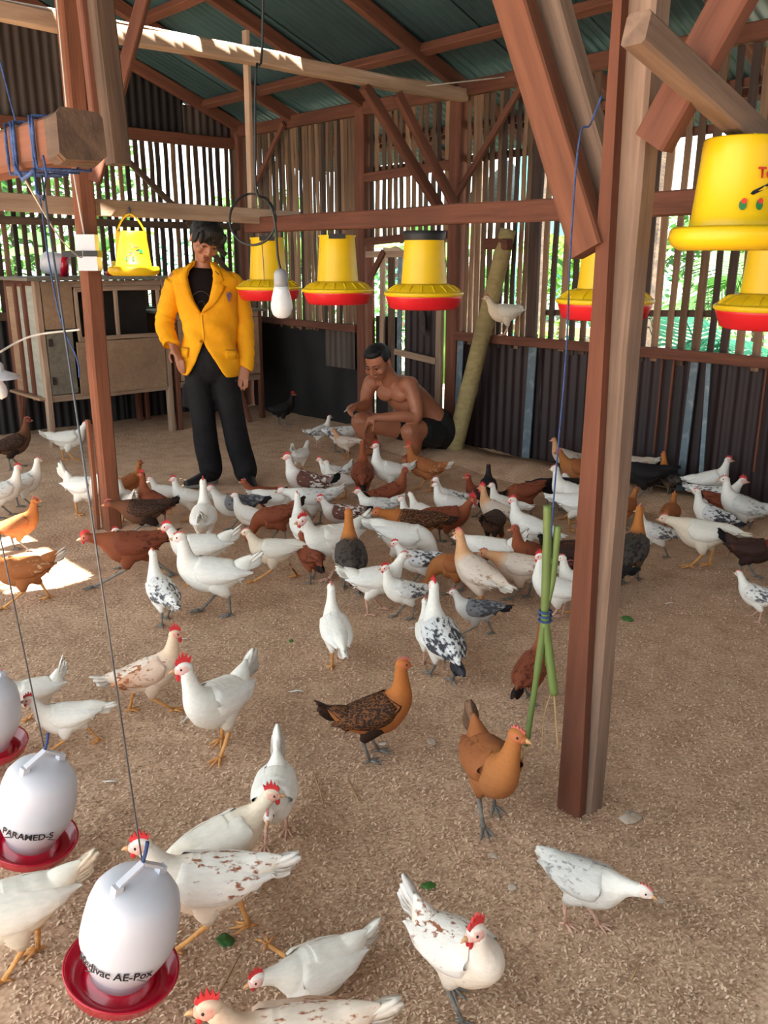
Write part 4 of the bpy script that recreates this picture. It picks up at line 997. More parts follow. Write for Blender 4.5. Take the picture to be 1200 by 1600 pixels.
FLOCK = [
    # --- far left, by the cages
    (24, 722, 20, 'h', 10, 'N', .4, 1.0, 'dark brown hen at the far left edge, facing the cage legs', T_(hy_px=655)),
    (108, 712, 0, 'm', 25, 'W', .4, .98, 'white hen walking right in front of the front cage leg', T_(hy_px=662)),
    (8, 800, 10, 'h', 20, 'WG', .8, 1.0, 'greyish white hen with red comb cut by the left edge', T_(hy_px=730)),
    (40, 785, 10, 'h', 10, 'WG', .3, .95, 'greyish white hen facing right beside the one at the left edge', T_(hy_px=718)),
    (135, 795, -35, 'm', 78, 'W', .4, .98, 'white hen with upright tail standing left of the reddish post', T_(hy_px=735)),
    (33, 850, 0, 'h', 5, 'O', .5, 1.0, 'golden brown hen facing right, above the sunlit patch at left', T_(hy_px=780)),
    (44, 937, 180, 'm', 35, 'OW', .5, .92, 'golden hen with pale wing walking left across the sunlit patch', T_(hy_px=862, stride=.6)),
    (203, 775, 25, 'h', 0, 'O', .5, .9, 'golden hen with grey back just right of the reddish post', T_(hy_px=722)),
    (246, 812, 140, 'v', 25, 'R', 1.0, 1.0, 'red-brown hen with black tail and raised red comb, left of the standing man', T_(hy_px=740)),
    (264, 790, 150, 'm', 10, 'W', .3, .9, 'small white hen between the red-brown hen and the white one facing left', T_(hy_px=748)),
    (300, 806, 190, 'h', 5, 'W', .8, 1.1, 'white hen with red face looking left, at the standing man\'s left shoe', T_(hy_px=748)),
    (228, 842, 180, 'l', 20, 'N', .4, 1.0, 'dusky brown hen rushing left with stretched neck, behind the white speckled one', T_(stride=.7)),
    (202, 818, 110, 'm', 60, 'W', .3, .85, 'white hen half hidden behind the foot of the reddish post', T_()),
    (222, 875, 180, 'm', 5, 'WS', .6, 1.0, 'white hen with grey tail running left beside the brown runner', T_(hy_px=828, stride=.8)),
    (212, 902, 180, 'l', 12, 'R', .9, 1.05, 'red-brown hen running left with long stretched legs', T_(hy_px=838, stride=1.0)),
    (258, 975, 112, 'v', -10, 'WS', .3, 1.0, 'white grey-flecked hen seen from behind, right of the sunlit patch', T_(hy_px=862)),
    (321, 842, 86, 'v', 50, 'W', .6, 1.05, 'white hen seen from behind with cream tail, in front of the standing man', T_(hy_px=750)),
    (372, 822, 180, 'm', 5, 'GR', .4, .95, 'silver grey hen facing left behind the white hen before the standing man', T_(hy_px=762)),
    (412, 786, 178, 'm', 12, 'R', .4, .95, 'red-brown hen with black tail tip at the standing man\'s right shoe', T_(hy_px=752)),
    (394, 818, 165, 'h', -5, 'W', .35, .9, 'white hen looking away left below the red-brown hen at the shoe', T_(hy_px=772)),
    (430, 815, 0, 'l', 5, 'W', .3, .85, 'white hen with lowered head stretched low above the pecking red-brown hen', T_(pitch=-8)),
    (434, 848, 180, 'p', 35, 'R', .5, .92, 'red-brown hen pecking with tail up, in the middle left of the crowd', T_(pitch=-12)),
    (318, 898, 180, 'm', 40, 'W', .9, 1.08, 'white hen with red comb and raised tail, left one of the white pair', T_(hy_px=822)),
    (338, 945, 176, 'h', 42, 'W', .4, 1.12, 'white hen in front of the white pair, tail raised to the right', T_(hy_px=835, stride=.35, leg='leg_grey')),
    (432, 897, 180, 'm', -8, 'C', .35, 1.12, 'cream-necked white hen striding left with level back', T_(hy_px=830, stride=.7)),
    (473, 852, 105, 'v', -10, 'W', .35, 1.02, 'white hen with tall neck facing away, right of the pecking red-brown hen', T_(hy_px=772)),
    (482, 785, 178, 'h', 32, 'M', .8, 1.08, 'maroon and white mottled hen with big black tail', T_(hy_px=712)),
    (470, 727, 60, 'm', 80, 'W', .3, .8, 'small white hen with upright tail in the open between the two men', T_(hy_px=690)),
    (532, 775, 175, 'h', 20, 'W', .35, .98, 'white hen facing left behind the black tail of the mottled hen', T_(hy_px=722)),
    (524, 757, 160, 'm', 70, 'WG', .7, .9, 'white hen with pale raised tail right behind the mottled hen\'s black tail', T_(hy_px=718)),
    (500, 694, 20, 'h', 20, 'MB', .35, 1.0, 'white hen with black wings left of the squatting man', T_(hy_px=652)),
    (532, 708, 5, 'l', 5, 'WS', .3, .95, 'grey-flecked white hen close by the squatting man\'s knee', T_()),
    (567, 771, 90, 'v', -25, 'R', .35, 1.0, 'red-brown hen seen from behind below the squatting man\'s shin', T_(hy_px=692)),
    (541, 715, 150, 'm', 10, 'B', .35, .75, 'small buff hen in the shade under the squatting man\'s knee', T_()),
    (608, 766, 205, 'v', 20, 'W', 1.1, 1.0, 'white hen with tall neck and bright red comb below the squatting man', T_(hy_px=696)),
    (664, 757, 180, 'h', 22, 'OW', .9, 1.08, 'orange hen with pale fanned tail at the squatting man\'s foot', T_(hy_px=695)),
    (608, 800, 18, 'h', 5, 'R', .5, 1.0, 'red-brown hen with black tail looking right, below the orange hen', T_(hy_px=735)),
    (592, 822, 180, 'm', 42, 'WG', .8, 1.05, 'pale grey hen with raised tail in the centre of the crowd', T_(hy_px=768)),
    (490, 822, 180, 'l', 30, 'WG', .4, 1.0, 'pale grey hen with tail up behind the tall-necked white hen', T_()),
    (536, 832, 180, 'm', 8, 'M', .8, .98, 'dark mottled hen with red comb and white neck, between the pale grey hens', T_(hy_px=778)),
    (522, 890, 212, 'm', 48, 'W', .95, 1.08, 'white hen with red comb and long white tail near the centre, facing left', T_(hy_px=812, leg='leg_pink')),
    (487, 897, 115, 'm', -35, 'R', .3, .8, 'small rusty hen with dark legs left of the golden-necked dark hen', T_(hy_px=835)),
    (549, 912, 95, 'v', -30, 'KG', .35, 1.05, 'golden-necked dark hen with black tail seen from behind, centre', T_(hy_px=800)),
    (648, 868, 180, 'l', -2, 'G', .35, 1.08, 'dark speckled brown hen with lowered head, behind the bent white hen', T_()),
    (628, 893, 0, 'p', 5, 'W', .4, 1.1, 'white hen bent down with arched back in the centre', T_(pitch=-14)),
    (655, 912, 182, 'm', -5, 'WT', .6, 1.12, 'speckled white hen with black tail tip, facing left at the centre', T_(hy_px=850)),
    (585, 948, 15, 'm', 40, 'W', .3, .95, 'white hen with spread tail to the left, behind the red-combed speckled hen', T_(hy_px=868, leg='leg_pink')),
    (632, 968, 198, 'h', 0, 'WS', .9, 1.05, 'red-combed white hen with a few black wing flecks, front of the crowd', T_(hy_px=886)),
    (690, 1062, 112, 'v', -25, 'WT', .9, 1.14, 'tall white hen seen from behind with grey flecks and a black tail', T_(hy_px=912)),
    (668, 1015, 100, 'h', -10, 'W', .3, .9, 'white hen mostly hidden left of the tall black-tailed white hen', T_(hy_px=938, leg='leg_pink')),
    (745, 993, 180, 'm', 0, 'GR', .35, 1.02, 'grey hen with white neck and black tail, right of the tall white hen', T_(hy_px=924, stride=.6)),
    (526, 1042, 102, 'v', -15, 'W', .45, 1.05, 'white hen with orange legs facing away, standing alone mid-floor', T_(hy_px=917)),
    (584, 1184, 8, 'v', 28, 'G', .4, 1.08, 'golden hen with finely barred brown body and tail, alone mid-floor', T_(hy_px=1034, stride=.12)),
    (763, 1285, -70, 'h', 55, 'O', .35, 1.02, 'orange hen facing the camera left of the thick post\'s foot', T_(hy_px=1145, hy=35)),
    (828, 1098, 66, 'v', -25, 'R', .35, 1.0, 'brown hen seen from behind through the hanging green stalks', T_(hy_px=975)),
    # --- right half of the crowd
    (702, 792, 195, 'h', 5, 'WS', .3, .95, 'grey-winged white hen behind the tall-necked white hen, right of centre', T_(hy_px=750)),
    (703, 818, 188, 'h', 0, 'W', .4, 1.08, 'tall-necked white hen facing left behind the big-combed red rooster', T_(hy_px=758)),
    (660, 803, 130, 'm', 0, 'W', .3, .8, 'small white hen looking away, left of the tall-necked white one', T_(hy_px=773)),
    (652, 826, 180, 'h', 0, 'WT', .35, .9, 'small white hen with grey wing looking left, left of the red rooster', T_(hy_px=778)),
    (698, 842, 2, 'm', -5, 'R', 1.7, 1.12, 'red-brown young rooster with a large red comb, facing right', T_(hy_px=780)),
    (752, 800, 180, 'h', 25, 'KR', .7, .95, 'dark red hen with black raised tail, behind the gold-necked buff rooster', T_(hy_px=745)),
    (776, 830, 160, 'h', -5, 'B', 1.3, 1.1, 'buff hen with red comb and golden neck facing left', T_(hy_px=762)),
    (790, 792, 180, 'h', 0, 'W', .3, .85, 'white hen showing only its head among the brown backs', T_(hy_px=758)),
    (762, 765, 92, 'h', 20, 'K', .4, .85, 'small black hen seen from behind near the earth sill', T_(hy_px=728)),
    (828, 858, 168, 'h', -12, 'W', .8, 1.22, 'large white hen with red face and long back, behind the green stalks', T_(hy_px=780)),
    (818, 806, 200, 'p', 10, 'R', .4, .9, 'russet hen pecking near the back, right of the white head', T_(pitch=-10)),
    (768, 858, 70, 'p', 10, 'N', .3, .9, 'dark brown hen bent down behind the big buff hen', T_(pitch=-10)),
    (745, 938, 138, 'h', -10, 'B', .5, 1.2, 'big pale buff hen with yellow leg seen from behind', T_(hy_px=832)),
    (712, 928, 180, 'p', 10, 'O', .3, .85, 'golden brown hen pecking under the big buff hen', T_(pitch=-8)),
    (768, 908, 170, 'l', 65, 'W', .3, .95, 'white hen with raised tail right behind the big buff hen', T_()),
    (812, 937, 172, 'l', -8, 'B', .3, .95, 'buff hen with lowered head left of the green stalks', T_(leg='leg_grey')),
    (832, 902, 200, 'h', -20, 'R', .35, 1.02, 'plain red-brown hen looking left, just left of the green stalks', T_(hy_px=825)),
    (868, 968, 188, 'v', -15, 'W', 1.1, 1.08, 'white hen with bright red comb behind the green stalks', T_(hy_px=867, leg='leg_pink')),
    (897, 915, 10, 'm', 50, 'KR', .5, 1.0, 'dark hen with arched black tail half behind the thick post', T_()),
    (905, 945, 180, 'h', 0, 'W', .4, .95, 'white hen peeping out left of the thick post', T_(hy_px=870)),
    (882, 744, 195, 'h', 0, 'B', .3, 1.05, 'tall tan hen farthest back by the maroon wall, left of the post', T_(hy_px=690)),
    (906, 770, 188, 'm', 0, 'O', .4, 1.0, 'orange-headed hen in front of the tall tan hen', T_(hy_px=708)),
    (893, 803, 180, 'h', 0, 'W', .35, 1.08, 'white-necked hen with buff flank below the orange-headed hen', T_(hy_px=730)),
    (900, 828, 0, 'm', 10, 'W', .4, .95, 'white hen with its tail pointing left, its head behind the post', T_()),
    (865, 797, 5, 'l', 0, 'K', .4, .9, 'black hen in the shade left of the white-necked hen', T_()),
    (908, 778, 180, 'm', 0, 'WG', .35, .8, 'small grey-white hen beside the post at the back', T_(hy_px=742)),
    (982, 770, 180, 'm', 18, 'B', .3, .95, 'pale hen with its tail to the right, just right of the thick post', T_()),
    (1003, 788, 180, 'l', 15, 'K', .4, 1.05, 'black hen in the dark at the foot of the maroon wall', T_()),
    (1042, 787, 120, 'h', 0, 'KG', .4, 1.12, 'black hen with golden neck standing against the maroon wall', T_(hy_px=718)),
    (1044, 828, 82, 'm', 0, 'O', .35, .95, 'golden hen seen from behind in front of the golden-necked black one', T_(hy_px=772)),
    (1102, 797, 5, 'h', 0, 'W', .7, 1.08, 'white hen facing right against the maroon wall', T_(hy_px=726)),
    (1112, 818, 0, 'm', 20, 'WS', 1.1, .98, 'white hen with red face just in front of the wall-side white hen', T_(hy_px=755)),
    (1110, 834, 172, 'h', -12, 'WT', .4, 1.1, 'grey-winged white hen facing left before the red-faced one', T_(hy_px=766)),
    (1157, 830, 180, 'h', 8, 'WG', .35, 1.15, 'tall pale hen facing left at the right edge by the wall', T_(hy_px=748)),
    (1020, 858, 188, 'h', -5, 'WS', .4, 1.0, 'pale white hen walking left, right of the dark golden-necked one', T_(hy_px=796, stride=.6)),
    (1094, 886, 178, 'l', -6, 'C', .35, 1.08, 'cream white hen with level back and lowered head at right', T_()),
    (985, 895, 80, 'v', -25, 'KG', .35, 1.08, 'golden-necked grey hen seen from behind, right of the thick post', T_(hy_px=793)),
    (1168, 895, 0, 'm', 55, 'KR', 1.2, 1.0, 'dark rooster with red comb and raised black tail at the right edge', T_(hy_px=833)),
    (1180, 968, 150, 'm', 30, 'WS', .3, 1.05, 'white hen with flecked back cut by the right edge', T_(hy_px=897, leg='leg_pink')),
    (974, 812, 60, 'm', 10, 'O', .3, .85, 'small golden brown hen in the shade beside the thick post', T_(hy_px=765)),
    (1128, 826, 0, 'p', 10, 'R', .3, .85, 'rusty hen pecking behind the grey-winged white hen', T_(pitch=-8)),
    (938, 940, 185, 'l', 10, 'K', .3, .8, 'black hen behind the thick post, only its tail showing at right', T_()),
    # --- foreground
    (62, 1116, 188, 'm', 78, 'W', 1.3, 1.1, 'white hen with upright tail beside the leftmost drinker', T_(hy_px=1057)),
    (112, 1172, 180, 'm', 0, 'W', .9, 1.06, 'white hen with level back walking left in front of the upright-tailed one', T_(hy_px=1092, stride=.75)),
    (236, 1112, 5, 'h', 5, 'WBR', 1.5, 1.08, 'white and brown young rooster with bright red comb facing right', T_(hy_px=988, stride=.5)),
    (347, 1172, 232, 'h', 55, 'W', 1.5, 1.1, 'white young rooster with red comb and wattles facing the camera', T_(hy_px=1040, hy=-40)),
    (352, 1390, 22, 'm', -10, 'C', 1.2, 1.08, 'cream young rooster behind the brown-flecked white hen, head turned right', T_(hy_px=1228, hy=-30, pitch=6)),
    (335, 1470, 176, 'm', 12, 'WP', 1.0, 1.12, 'white hen with brown back flecks behind the nearest drinker', T_(hy_px=1318, stride=.5)),
    (432, 1312, -95, 'l', 72, 'W', .5, .85, 'white hen facing the camera behind the cream rooster\'s head', T_(leg='leg_pink')),
    (36, 1512, 188, 'm', 28, 'C', .6, .95, 'creamy white hen cut by the left edge between two drinkers', T_()),
    (498, 1545, 206, 'l', 22, 'W', .9, .76, 'white hen lying on the litter with one yellow leg stretched out', T_(lie=-1, fluff=1.12)),
    (462, 1735, 186, 'm', 12, 'WBR', 1.0, .98, 'buff-brown hen along the bottom edge, tail with dark tips', T_()),
    (712, 1572, -40, 'h', 58, 'WP', 1.35, 1.12, 'white hen with brown flecks and red comb in the bottom foreground', T_(hy_px=1432, hy=-100, leg='leg_grey')),
    (908, 1447, -24, 'l', 12, 'WG', .25, .76, 'scruffy white pullet walking right, alone in the bottom right', T_(young=True, leg='leg_pink')),
    (442, 658, 15, 'h', 20, 'K', .9, 1.05, 'black rooster with red face in the dark corner by the cage', T_(hy_px=615)),
]
for r_ in FLOCK:
    chicken(*r_[:9], small=r_[1] < 830, **r_[9])
chicken(790, 520, 195, 'm', 5, 'C', .35, 1.0, 'pale hen perched on the wall rail behind the bamboo pole', loc=(-4.1, YB-.085, .93), stride=.05, leg='leg_pink')
# ------------------------------------------------------------------ people


def fuse(o, voxel, it=3, fac=.5):
    r = o.modifiers.new('fuse', 'REMESH'); r.mode = 'VOXEL'; r.voxel_size = voxel; r.use_smooth_shade = True
    s = o.modifiers.new('soften', 'SMOOTH'); s.iterations = it; s.factor = fac
    return o


def RM(rx, ry, rz): return Matrix.Rotation(math.radians(rz), 3, 'Z') @ Matrix.Rotation(math.radians(rx), 3, 'X') @ Matrix.Rotation(math.radians(ry), 3, 'Y')


def head(m, c, R, k=1.0, wide=1.0):
    """head facing local -Y, added to body mesh m; c is the middle of the head"""
    def E(p, r, rot=None): m.ell(Vector(c)+R @ (Vector(p)*k), tuple(q*k for q in r), (R @ rot) if rot is not None else R, 18, 12)
    E((0, .012, .035), (.076*wide, .094, .082)); E((0, -.022, -.02), (.066*wide, .072, .075)); E((0, -.035, -.065), (.045*wide, .05, .045))
    E((0, -.068, -.088), (.022, .02, .018)); E((0, -.078, .022), (.05*wide, .022, .016))
    E((0, -.1, -.012), (.0105, .014, .024), RM(-18, 0, 0)); E((0, -.106, -.03), (.013, .014, .011))
    for s in (-1, 1):
        E((s*.013, -.098, -.034), (.0085, .009, .008)); E((s*.042*wide, -.066, -.026), (.026, .024, .024)); E((s*.077*wide, .012, -.008), (.009, .018, .032), RM(8, 0, s*18))
        E((s*.031, -.0785, .0), (.017, .011, .0095))
    E((0, -.089, -.058), (.025, .012, .0075)); E((0, -.086, -.069), (.02, .012, .008))


def face_parts(root, c, R, k=1.0, wide=1.0, brow='hair', look=-1):
    c = Vector(c); W_ = lambda p: c+R @ (Vector(p)*k)
    for s in (-1, 1):
        m = MB(); m.ell(W_((s*.031, -.0838, .0)), (.0115*k, .0062*k, .0042*k), R @ RM(0, 0, -s*14), 12, 8); e = m.build('eye', 'eye', root, True)
        m = MB(); m.tube([W_((s*.014, -.0935, .006)), W_((s*.031, -.0905, .0085)), W_((s*.047, -.082, .005))], [.0016*k, .0026*k, .0015*k], 6); m.build('eyelash_line', 'hair', root, True)
        m = MB(); m.tube([W_((s*.012, -.0985, .026)), W_((s*.03, -.097, .032)), W_((s*.05, -.082, .027))], [.003*k, .0042*k, .002*k], 6); m.build('eyebrow', brow, root, True)
    m = MB(); m.ell(W_((0, -.0965, -.0585)), (.021*k, .006*k, .0045*k), R, 12, 8); m.ell(W_((0, -.0935, -.068)), (.017*k, .006*k, .005*k), R, 12, 8); m.build('lips', 'lip', root, True)


def finger(m, pts, r=.0085):
    m.tube(spline(pts, 3), [r*(1.05-.3*i/(len(pts)*3-3)) for i in range((len(pts)-1)*3+1)], 8); m.ell(Vector(pts[-1]), (r*.78, r*.78, r*.78), None, 8, 6)


# ---- standing man in the yellow blazer (local: x to image right, y away from camera, z up)
ST = ground(352, 757); st = empty('person', (ST.x, ST.y, 0), math.radians(48-azim(352)), 'young man in a yellow blazer and black trousers standing, hand in pocket', 'person')
st.rotation_euler = (0, math.radians(3.2), math.radians(48-azim(352)))
hR = RM(30, 10, 20)
m = MB(); hc = Vector((-.132, -.035, 1.565)); head(m, hc, hR, 1.06)
m.loft([(-.14, .02, 1.36, .06, .058), (-.14, .012, 1.44, .053, .054), (-.138, 0, 1.52, .055, .058)])
m.loft([(-.1, .02, .82, .13, .1), (-.105, .02, 1.0, .13, .095), (-.125, .02, 1.2, .155, .095), (-.135, .02, 1.33, .15, .08), (-.14, .02, 1.4, .07, .06)])
m.loft([(-.31, .02, 1.33, .05, .05), (-.385, .05, 1.1, .042, .042), (-.34, -.01, .93, .032, .03)], ref=(0, 1, 0))
m.loft([(.05, .02, 1.32, .05, .05), (.115, .05, 1.06, .042, .042), (.118, -.0, .83, .032, .028)], ref=(0, 1, 0))
m.loft([(-.17, .02, .85, .07, .08), (-.16, .0, .45, .055, .055), (-.1, .03, .1, .04, .045)]); m.loft([(-.02, .02, .85, .07, .08), (.03, .0, .45, .055, .055), (.13, .0, .1, .04, .045)])
# hand at the pocket (image left)
m.loft([(-.335, -.03, .925, .03, .022), (-.31, -.06, .88, .038, .02), (-.285, -.075, .835, .036, .018)], ref=(.4, .6, 0))
for i, (dx, dz) in enumerate(((-.022, .0), (-.008, -.012), (.008, -.014), (.022, -.006))):
    finger(m, [(-.29+dx, -.085-.004*i, .835), (-.28+dx*.9, -.1, .795+dz*.4), (-.272+dx*.8, -.092, .762+dz)], .0085)
finger(m, [(-.335, -.05, .885), (-.35, -.075, .85), (-.335, -.095, .815)], .0095)
# relaxed hand (image right)
m.loft([(.118, 0, .82, .028, .022), (.116, -.01, .77, .04, .02), (.112, -.018, .725, .038, .018)], ref=(1, 0, 0))
for i, (dx, L_) in enumerate(((-.028, .07), (-.01, .085), (.01, .082), (.028, .065))):
    finger(m, [(.112+dx, -.02, .728), (.11+dx*1.05, -.034, .728-L_*.5), (.108+dx, -.03, .728-L_)], .0085)
finger(m, [(.08, -.015, .78), (.06, -.035, .74), (.062, -.05, .705)], .0095)
fuse(m.build('body', 'skin_tan', st, True), .0055, 3)
face_parts(st, hc, hR, 1.06)
# hair
m = MB()


def HE(p, r, rot=None): m.ell(hc+hR @ (Vector(p)*1.06), tuple(q*1.06 for q in r), hR @ rot if rot is not None else hR, 16, 10)


HE((0, .025, .062), (.087, .096, .078)); HE((0, .06, .02), (.08, .06, .085)); HE((0, -.05, .085), (.075, .055, .045))
for i in range(11):
    x = -.07+.014*i; HE((x, -.088+.25*x*x*9*.05, .058-.012*math.sin(i*1.7)), (.012, .016, .034), RM(-18+6*math.sin(i*2.1), 14*math.sin(i*1.3), 0))
for s in (-1, 1): HE((s*.074, -.02, .03), (.014, .035, .05))
fuse(m.build('hair', 'hair', st, True), .006, 1)
# black shirt
m = MB(); m.loft([(-.1, .01, .8, .15, .11), (-.11, .01, 1.0, .15, .105), (-.13, .01, 1.2, .17, .112), (-.137, .012, 1.31, .165, .1), (-.14, .015, 1.37, .1, .075), (-.14, .014, 1.4, .066, .064)], n=28, roundcap=False)
sh = m.build('shirt', 'black_shirt', st, True)
m = MB(); cpt = Vector((-.152, -.104, 1.205)); pts = [cpt+Vector((.055*math.cos(a), .004*abs(math.cos(a))*2, .055*math.sin(a))) for a in [PI*(.05+.9*i/14) for i in range(15)]]; m.tube(pts, .0022, 5)
m.tube([cpt+Vector((.022*math.cos(a), -.002, -.03+.026*math.sin(a))) for a in [2*PI*i/12 for i in range(13)]], .002, 5); m.build('shirt_print', 'shirt_print', sh, True)
# blazer shell
TH0 = math.radians(-90-8)
BR = [(.735, -.1, .187, .14), (.8, -.1, .186, .138), (.9, -.102, .172, .13), (.98, -.104, .166, .125), (1.06, -.108, .172, .125), (1.2, -.12, .195, .13), (1.29, -.128, .208, .122), (1.345, -.132, .2, .105), (1.385, -.136, .15, .09), (1.415, -.138, .088, .078), (1.44, -.139, .072, .07)]


def bl_at(th, z, off=0):
    Z = [b[0] for b in BR]; cx = np.interp(z, Z, [b[1] for b in BR]); a = np.interp(z, Z, [b[2] for b in BR])+off; b = np.interp(z, Z, [b[3] for b in BR])+off
    c, s = math.cos(th), math.sin(th); p = 1.25
    fold = .006*math.sin(th*5+z*26)*(1 if z < 1.1 else .4)+.004*math.sin(z*60+th*3)*(1 if .85 < z < 1.1 else 0)
    return Vector((cx+(a+fold)*math.copysign(abs(c)**(1/p), c), .015+(b+fold)*math.copysign(abs(s)**(1/p), s), z))


def gap(z): return np.interp(z, [.735, .76, .8, .86, .93, .96, 1.0, 1.12, 1.2, 1.36, 1.42, 1.44], [.62, .48, .36, .2, .05, .0, -.06, -.02, .17, .34, .55, .62])


m = MB(); rows = []; nz, nt = 44, 56
for i in range(nz+1):
    z = .735+(1.44-.735)*i/nz; g = gap(z); rows.append([bl_at(TH0+g+(2*PI-2*g)*j/nt, z, .004 if j < nt/2 else .0) for j in range(nt+1)])
m.grid(rows)
bz = m.build('blazer', 'blazer', st, True); so2 = bz.modifiers.new('cloth', 'SOLIDIFY'); so2.thickness = .009; so2.offset = -1
for s, name in ((-1, 'sleeve'), (1, 'sleeve')):
    m = MB()
    if s < 0: R_ = [(-.245, .018, 1.352, .045, .05), (-.285, .022, 1.335, .058, .056), (-.315, .03, 1.285, .068, .066), (-.345, .045, 1.2, .066, .066), (-.375, .055, 1.1, .062, .062), (-.385, .035, 1.03, .06, .06), (-.36, .0, .96, .055, .053), (-.338, -.03, .915, .05, .048)]
    else: R_ = [(-.02, .018, 1.345, .045, .05), (.035, .022, 1.328, .058, .056), (.068, .03, 1.275, .068, .066), (.092, .045, 1.18, .066, .066), (.115, .05, 1.06, .063, .062), (.124, .03, .95, .058, .056), (.128, .012, .85, .056, .052), (.126, .0, .785, .053, .05)]
    RR_ = catmull(R_, 6); R2 = [(q[0]+.002*math.sin(i*1.9), q[1], q[2], q[3]+.0018*math.sin(i*1.3+s), q[4]+.0018*math.sin(i*1.3+s)) for i, q in enumerate(RR_)]
    m.loft(R2, ref=(1, 0, 0), n=22, roundcap=False)
    sl_ = m.build('sleeve', 'blazer', bz, True)
    m = MB(); e = R2[-1]; m.ell((e[0], e[1]-.0, e[2]+.012), (e[3]*1.03, e[4]*1.03, .008), None, 18, 6)
for s in (-1, 1):    # lapels
    m = MB(); rows = []
    for i in range(17):
        u = i/16; z = 1.13+(1.425-1.13)*u; g = gap(z); wd = .012+.075*min(1, u*1.6) if u < .62 else .072-.03*(u-.62)/.38
        if .6 < u < .68: wd *= .55
        th0 = TH0+s*g; r_ = np.interp(z, [1.1, 1.35, 1.44], [.19, .19, .075]); rows.append([bl_at(th0+s*(wd*q/3)/r_, z, .009+.004*math.sin(PI*q/3)) for q in range(4)])
    m.grid(rows); lp_ = m.build('lapel', 'blazer', bz, True); mo = lp_.modifiers.new('cloth', 'SOLIDIFY'); mo.thickness = .005
    m = MB(); m.grid([[bl_at(TH0+s*(.62+.5*j/5), .905+dz-.02*(j/5)*s*0, .012) for j in range(6)] for dz in (0, -.028, -.055)]); pf = m.build('pocket_flap', 'blazer', bz, True); mo = pf.modifiers.new('cloth', 'SOLIDIFY'); mo.thickness = .006
    m = MB(); m.tube([bl_at(TH0+s*(.62+.5*j/5), .907, .011) for j in range(6)], .0025, 5); m.build('pocket_seam', 'blazer_dark', bz, True)
m = MB(); m.tube([bl_at(TH0-s*0+math.radians(1)+.0, z, .006) for z in (1.12, 1.06, 1.0, .96)], .002, 5); m.build('front_seam', 'blazer_dark', bz, True)
m = MB(); m.ell(bl_at(TH0-.08, .955, .012), (.009, .005, .009), None, 10, 6); m.build('button', 'blazer_dark', bz, True)
m = MB(); q = bl_at(TH0+.78, 1.235, .006); ou = [(-.018, .028), (.018, .028), (.02, .005), (.012, -.012), (.006, -.03), (-.006, -.03), (-.012, -.012), (-.02, .005)]
vs = [bl_at(TH0+.78+x/.2, 1.235+z, .012) for x, z in ou]; m.add(vs, [tuple(range(8))]); m.build('chest_badge', 'badge', bz)
m = MB(); m.tube([bl_at(TH0+.5, 1.385, .008), bl_at(TH0+.55, 1.365, .012)], .004, 6); m.build('lapel_pin', 'ink', bz, True)
# trousers and shoes
m = MB()
m.loft([(-.1, .02, .98, .14, .11), (-.1, .02, .86, .165, .13), (-.095, .02, .78, .165, .13)])
m.loft(catmull([(-.18, .02, .84, .09, .11), (-.17, .015, .66, .09, .1), (-.145, .0, .46, .08, .09), (-.125, .015, .27, .082, .088), (-.1, .025, .14, .08, .085), (-.095, .02, .085, .078, .085)], 4))
m.loft(catmull([(-.02, .02, .84, .09, .11), (.005, .015, .66, .092, .1), (.045, -.005, .46, .082, .09), (.085, .0, .27, .082, .088), (.125, .0, .14, .08, .085), (.135, -.005, .085, .08, .085)], 4))
for (x, y, z) in ((-.09, -.04, .115), (-.11, .05, .16), (.14, -.05, .12), (.11, .03, .17)): m.ell((x, y, z), (.06, .05, .022), RM(0, 12, 0), 12, 8)
for s, x in ((-1, -.265), (1, .07)): m.box((x-.012, -.04, .52), (x+.03, .07, .66))
fuse(m.build('trousers', 'black_cloth', st, True), .011, 4)
for (x, y, rz, hdg) in ((-.115, .0, -52, 0), (.15, -.015, 8, 0)):
    Mx = Matrix.Translation((x, y, 0)) @ Matrix.Rotation(math.radians(rz), 4, 'Z')
    m = MB(); m.loft([Mx @ Vector(q[:3]) if False else (*(Mx @ Vector(q[:3])), q[3], q[4]) for q in ((0, .06, .055, .035, .04), (0, .02, .06, .042, .05), (0, -.05, .05, .043, .036), (0, -.12, .036, .042, .024), (0, -.17, .03, .03, .018))], ref=Mx.to_3x3() @ Vector((1, 0, 0))); sh_ = m.build('shoe', 'shoe', st, True)
    m = MB(); ou = [(.038*math.cos(a)*(1.1 if math.sin(a) < 0 else .9), -.055+.14*math.sin(a)) for a in [2*PI*i/22 for i in range(22)]]
    vs = [Mx @ Vector((x_, y_, 0)) for x_, y_ in ou]+[Mx @ Vector((x_, y_, .022)) for x_, y_ in ou]
    m.add(vs, [tuple(range(21, -1, -1)), tuple(range(22, 44))]+[(i, (i+1) % 22, 22+(i+1) % 22, 22+i) for i in range(22)]); m.build('sole', 'sole', sh_)
# ---- squatting man
CQ = ground(640, 716); cq = empty('person', (CQ.x, CQ.y, .03), math.radians(48-azim(640)), 'bare-chested man in black shorts squatting by the back wall, looking at his hand', 'person')
hR = RM(26, -4, -28); hc = Vector((-.235, -.12, .705))
m = MB(); head(m, hc, hR, 1.06, 1.1)
m.loft([(-.13, -.02, .545, .075, .07), (-.165, -.05, .6, .064, .062), (-.205, -.08, .665, .06, .062)], ref=(.7, -.7, 0))
